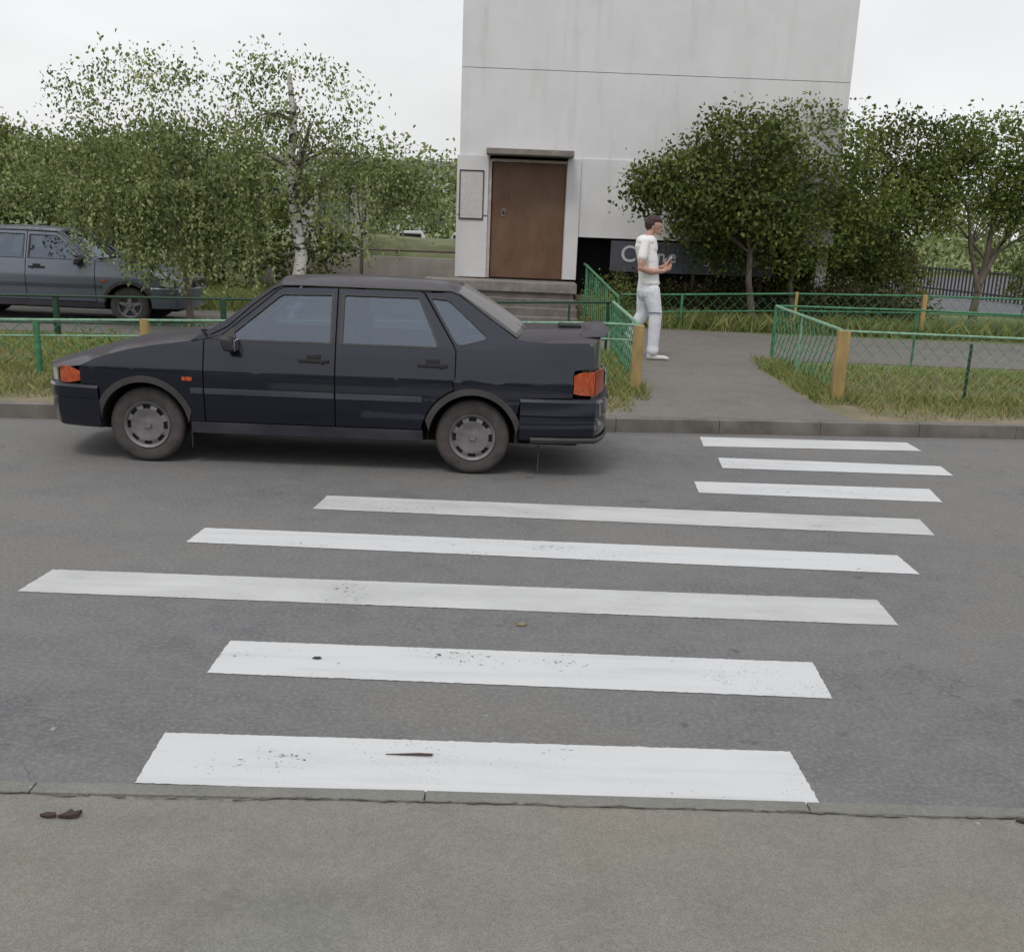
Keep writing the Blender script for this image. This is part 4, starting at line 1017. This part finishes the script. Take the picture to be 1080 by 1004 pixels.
M['skin'] = simple('skin', (.50, .29, .225), .55, .1, 12)
M['shirt'] = (lambda b: (b.col(b.mix(b.ramp(b.noise(7, 3), .3, .7), (.80, .79, .80), (.86, .85, .86))), b.set(Roughness=.9), b.bump(b.noise(7, 2, (1, 1, .6), .4, dist=.6), .45, .03), b.m)[-1])(NB('white_shirt'))
M['trouser'] = (lambda b: (b.col(b.mix(b.ramp(b.noise(6, 3), .3, .7), (.66, .67, .76), (.78, .79, .86))), b.set(Roughness=.9), b.bump(b.noise(6.5, 2, (1, 1, .7), .4, dist=.7), .5, .035), b.m)[-1])(NB('white_trousers'))
M['hair'] = simple('dark_auburn_hair', (.045, .018, .02), .6, .4, 60)
M['shoe'] = simple('white_shoe', (.62, .60, .58), .5, .08)
MX, MY = 1.80, 16.28
man = thing('person', 'man in white short sleeved shirt and white trousers walking with head bent over phone', 'person', (MX, MY, .105))
def P3(x, z, y=0): return (x - MX, y, z - .105)
H = P3(1.838, 1.875)
near, farr = -1, 1
skin = [ # head, neck, torso core
 (P3(1.815, 1.90), .088, P3(1.85, 1.885), .086, (1, .86, 1.08)), (P3(1.868, 1.83), .058, P3(1.885, 1.80), .045, (1, .9, 1)), (P3(1.88, 1.785), .032, P3(1.902, 1.782), .022),
 (P3(1.915, 1.848), .012, P3(1.938, 1.828), .012), (P3(1.912, 1.808), .014, P3(1.916, 1.800), .013), (P3(1.90, 1.885, -.03), .02, P3(1.90, 1.885, .03), .02),
 (P3(1.805, 1.865, -.078), .014, P3(1.80, 1.835, -.078), .010, (1.2, .6, 1.4)), (P3(1.805, 1.865, .078), .014, P3(1.80, 1.835, .078), .010, (1.2, .6, 1.4)),
 (P3(1.80, 1.81), .056, P3(1.755, 1.70), .064), (P3(1.735, 1.62), .095, P3(1.76, 1.45), .10, (1, 1.25, 1)), (P3(1.78, 1.3), .115, P3(1.80, 1.10), .12, (1, 1.2, 1)),
 # arms
 (P3(1.70, 1.665, -.17), .055, P3(1.665, 1.39, -.235), .047), (P3(1.665, 1.39, -.235), .045, P3(1.66, 1.325, -.24), .043), (P3(1.66, 1.325, -.24), .045, P3(1.80, 1.285, -.20), .042),
 (P3(1.80, 1.285, -.20), .041, P3(1.975, 1.29, -.09), .028),
 (P3(1.76, 1.655, .17), .055, P3(1.73, 1.36, .23), .045), (P3(1.73, 1.36, .23), .044, P3(1.87, 1.30, .17), .038), (P3(1.87, 1.30, .17), .038, P3(1.985, 1.34, .04), .027),
 # legs down to the ankles
 (P3(1.83, 1.05, -.08), .08, P3(1.92, .70, -.09), .055), (P3(1.92, .70, -.09), .05, P3(1.915, .22, -.09), .035), (P3(1.80, 1.05, .08), .08, P3(1.77, .68, .09), .055), (P3(1.77, .68, .09), .05, P3(1.60, .36, .09), .035),
 # palms
 (P3(1.985, 1.295, -.08), .030, P3(2.035, 1.325, -.055), .030, (1, .55, 1)), (P3(1.995, 1.345, .03), .028, P3(2.035, 1.385, .02), .028, (1, .55, 1))]
def finger(base, d1, d2, L1, L2, r_=.0098):
    b = Vector(base); a = b + Vector(d1).normalized() * L1; e = a + Vector(d2).normalized() * L2
    f = a.lerp(e, .55)
    return [(tuple(b), r_, tuple(a), r_ * .92), (tuple(a), r_ * .92, tuple(e), r_ * .8)]
for k, (dx, dz, l_) in enumerate([(.028, .035, .040), (.038, .017, .044), (.040, -.003, .041), (.034, -.022, .033)]):
    skin += finger(P3(2.03 + dx * .55, 1.325 + dz, -.055), (.85, .35, .35), (.2, .85, .45), l_, .030)
    skin += finger(P3(2.03 + dx * .5, 1.385 + dz, .02), (.8, -.25, .45), (.15, -.8, .4), l_, .030)
skin += finger(P3(2.00, 1.335, -.07), (.35, .05, .9), (.7, .3, .7), .036, .028, .0115)
skin += finger(P3(2.005, 1.405, .03), (.3, -.1, .95), (.7, -.4, .6), .034, .027, .0115)
body = blob('body', skin, .0055, M['skin'], man, 2)
shirt = blob('shirt', [
 (P3(1.705, 1.665), .112, P3(1.76, 1.665), .10, (1, 1.55, .8)), (P3(1.722, 1.60), .138, P3(1.775, 1.42), .142, (1, 1.22, 1)), (P3(1.775, 1.42), .142, P3(1.805, 1.17), .142, (1, 1.18, 1)),
 (P3(1.805, 1.17), .142, P3(1.812, 1.13), .150, (1, 1.2, .5)), (P3(1.745, 1.715), .074, P3(1.775, 1.725), .074, (1, 1.05, .5)), (P3(1.78, 1.66), .10, P3(1.785, 1.58), .115, (1, 1.2, 1)),
 (P3(1.705, 1.66, -.17), .064, P3(1.675, 1.47, -.222), .067, (1, .95, 1)), (P3(1.755, 1.655, .17), .064, P3(1.735, 1.47, .222), .066, (1, .95, 1))], .009, M['shirt'], man, 3)
# face features, hair
bm = BM()
for s in (-1, 1):
    g = bmesh.ops.create_icosphere(bm, subdivisions=2, radius=.011)
    for v in g['verts']: v.co = v.co + Vector(P3(1.916, 1.865, s * .032))
obj('eyes', bm, simple('eye', (.05, .04, .04), .3), body, True)
bm = BM(); tube(bm, [P3(1.921, 1.802, -.022), P3(1.931, 1.803, 0), P3(1.921, 1.802, .022)], .006, 6); obj('lips', bm, simple('lips', (.36, .14, .12), .6), body, True)
blob('hair', [(P3(1.845, 1.965), .045, P3(1.90, 1.94), .028, (1, 1.2, .7)), (P3(1.76, 1.94), .05, P3(1.75, 1.88), .04), (P3(1.80, 1.935), .088, P3(1.86, 1.93), .076, (1.02, .93, .92)), (P3(1.775, 1.90), .083, P3(1.765, 1.86), .060, (1, .98, 1)), (P3(1.86, 1.945), .06, P3(1.905, 1.925), .035, (1, 1.25, .7)),
  (P3(1.80, 1.90, -.06), .03, P3(1.80, 1.872, -.068), .018), (P3(1.80, 1.90, .06), .03, P3(1.80, 1.872, .068), .018)], .007, M['hair'], man, 2)
blob('trousers', [
 (P3(1.795, 1.16), .132, P3(1.80, 1.02), .150, (1.02, 1.12, 1)), (P3(1.845, 1.02, -.075), .118, P3(1.92, .72, -.09), .092), (P3(1.92, .72, -.09), .092, P3(1.915, .30, -.09), .078), (P3(1.915, .30, -.09), .078, P3(1.912, .235, -.09), .086),
 (P3(1.77, 1.02, .075), .115, P3(1.765, .72, .09), .092), (P3(1.765, .72, .09), .09, P3(1.64, .46, .09), .074), (P3(1.64, .46, .09), .074, P3(1.61, .40, .09), .078)], .009, M['trouser'], man, 3)
def shoe(pts):
    return blob('shoe', pts, .006, M['shoe'], man, 3)
shoe([(P3(1.885, .165, -.09), .052, P3(1.91, .215, -.09), .048), (P3(1.875, .145, -.09), .042, P3(2.09, .138, -.09), .036, (1, 1.05, .9)), (P3(2.05, .142, -.09), .042, P3(2.12, .132, -.09), .030, (1, 1.1, .8))])
shoe([(P3(1.585, .36, .09), .045, P3(1.60, .30, .09), .042), (P3(1.575, .315, .09), .038, P3(1.665, .155, .09), .034), (P3(1.65, .17, .09), .036, P3(1.73, .14, .09), .028, (1, 1.1, .8))])
bm = BM(); 
ring = [(P3(1.92, .735)[0] + .098 * math.cos(R(a)), -.09 + .098 * math.sin(R(a)), P3(0, .745)[2] + .004 * math.sin(R(3 * a))) for a in range(150, 400, 12)]
tube(bm, ring, .006, 6); obj('knee_stripe', bm, simple('blue_grey_trim', (.10, .12, .17), .8), man, True)
ph = thing('mobile_phone', 'pale phone held up in the hands of the man in white', 'phone', (MX, MY, .105))
bm = BM(); Rm = Matrix.Rotation(R(38), 3, 'Y'); box(bm, P3(2.055, 0)[0] - .005, P3(2.055, 0)[0] + .005, -.052, .022, P3(0, 1.375)[2], P3(0, 1.375)[2] + .125, .003, Rm)
obj('case', bm, simple('pale_phone_case', (.75, .7, .7), .4, .05), ph, True)
bm = BM(); box(bm, P3(2.047, 0)[0] - .0008, P3(2.047, 0)[0] + .0008, -.048, .018, P3(0, 1.380)[2], P3(0, 1.380)[2] + .115, 0, Rm)
obj('screen', bm, simple('dark_screen', (.02, .02, .03), .1), ph)
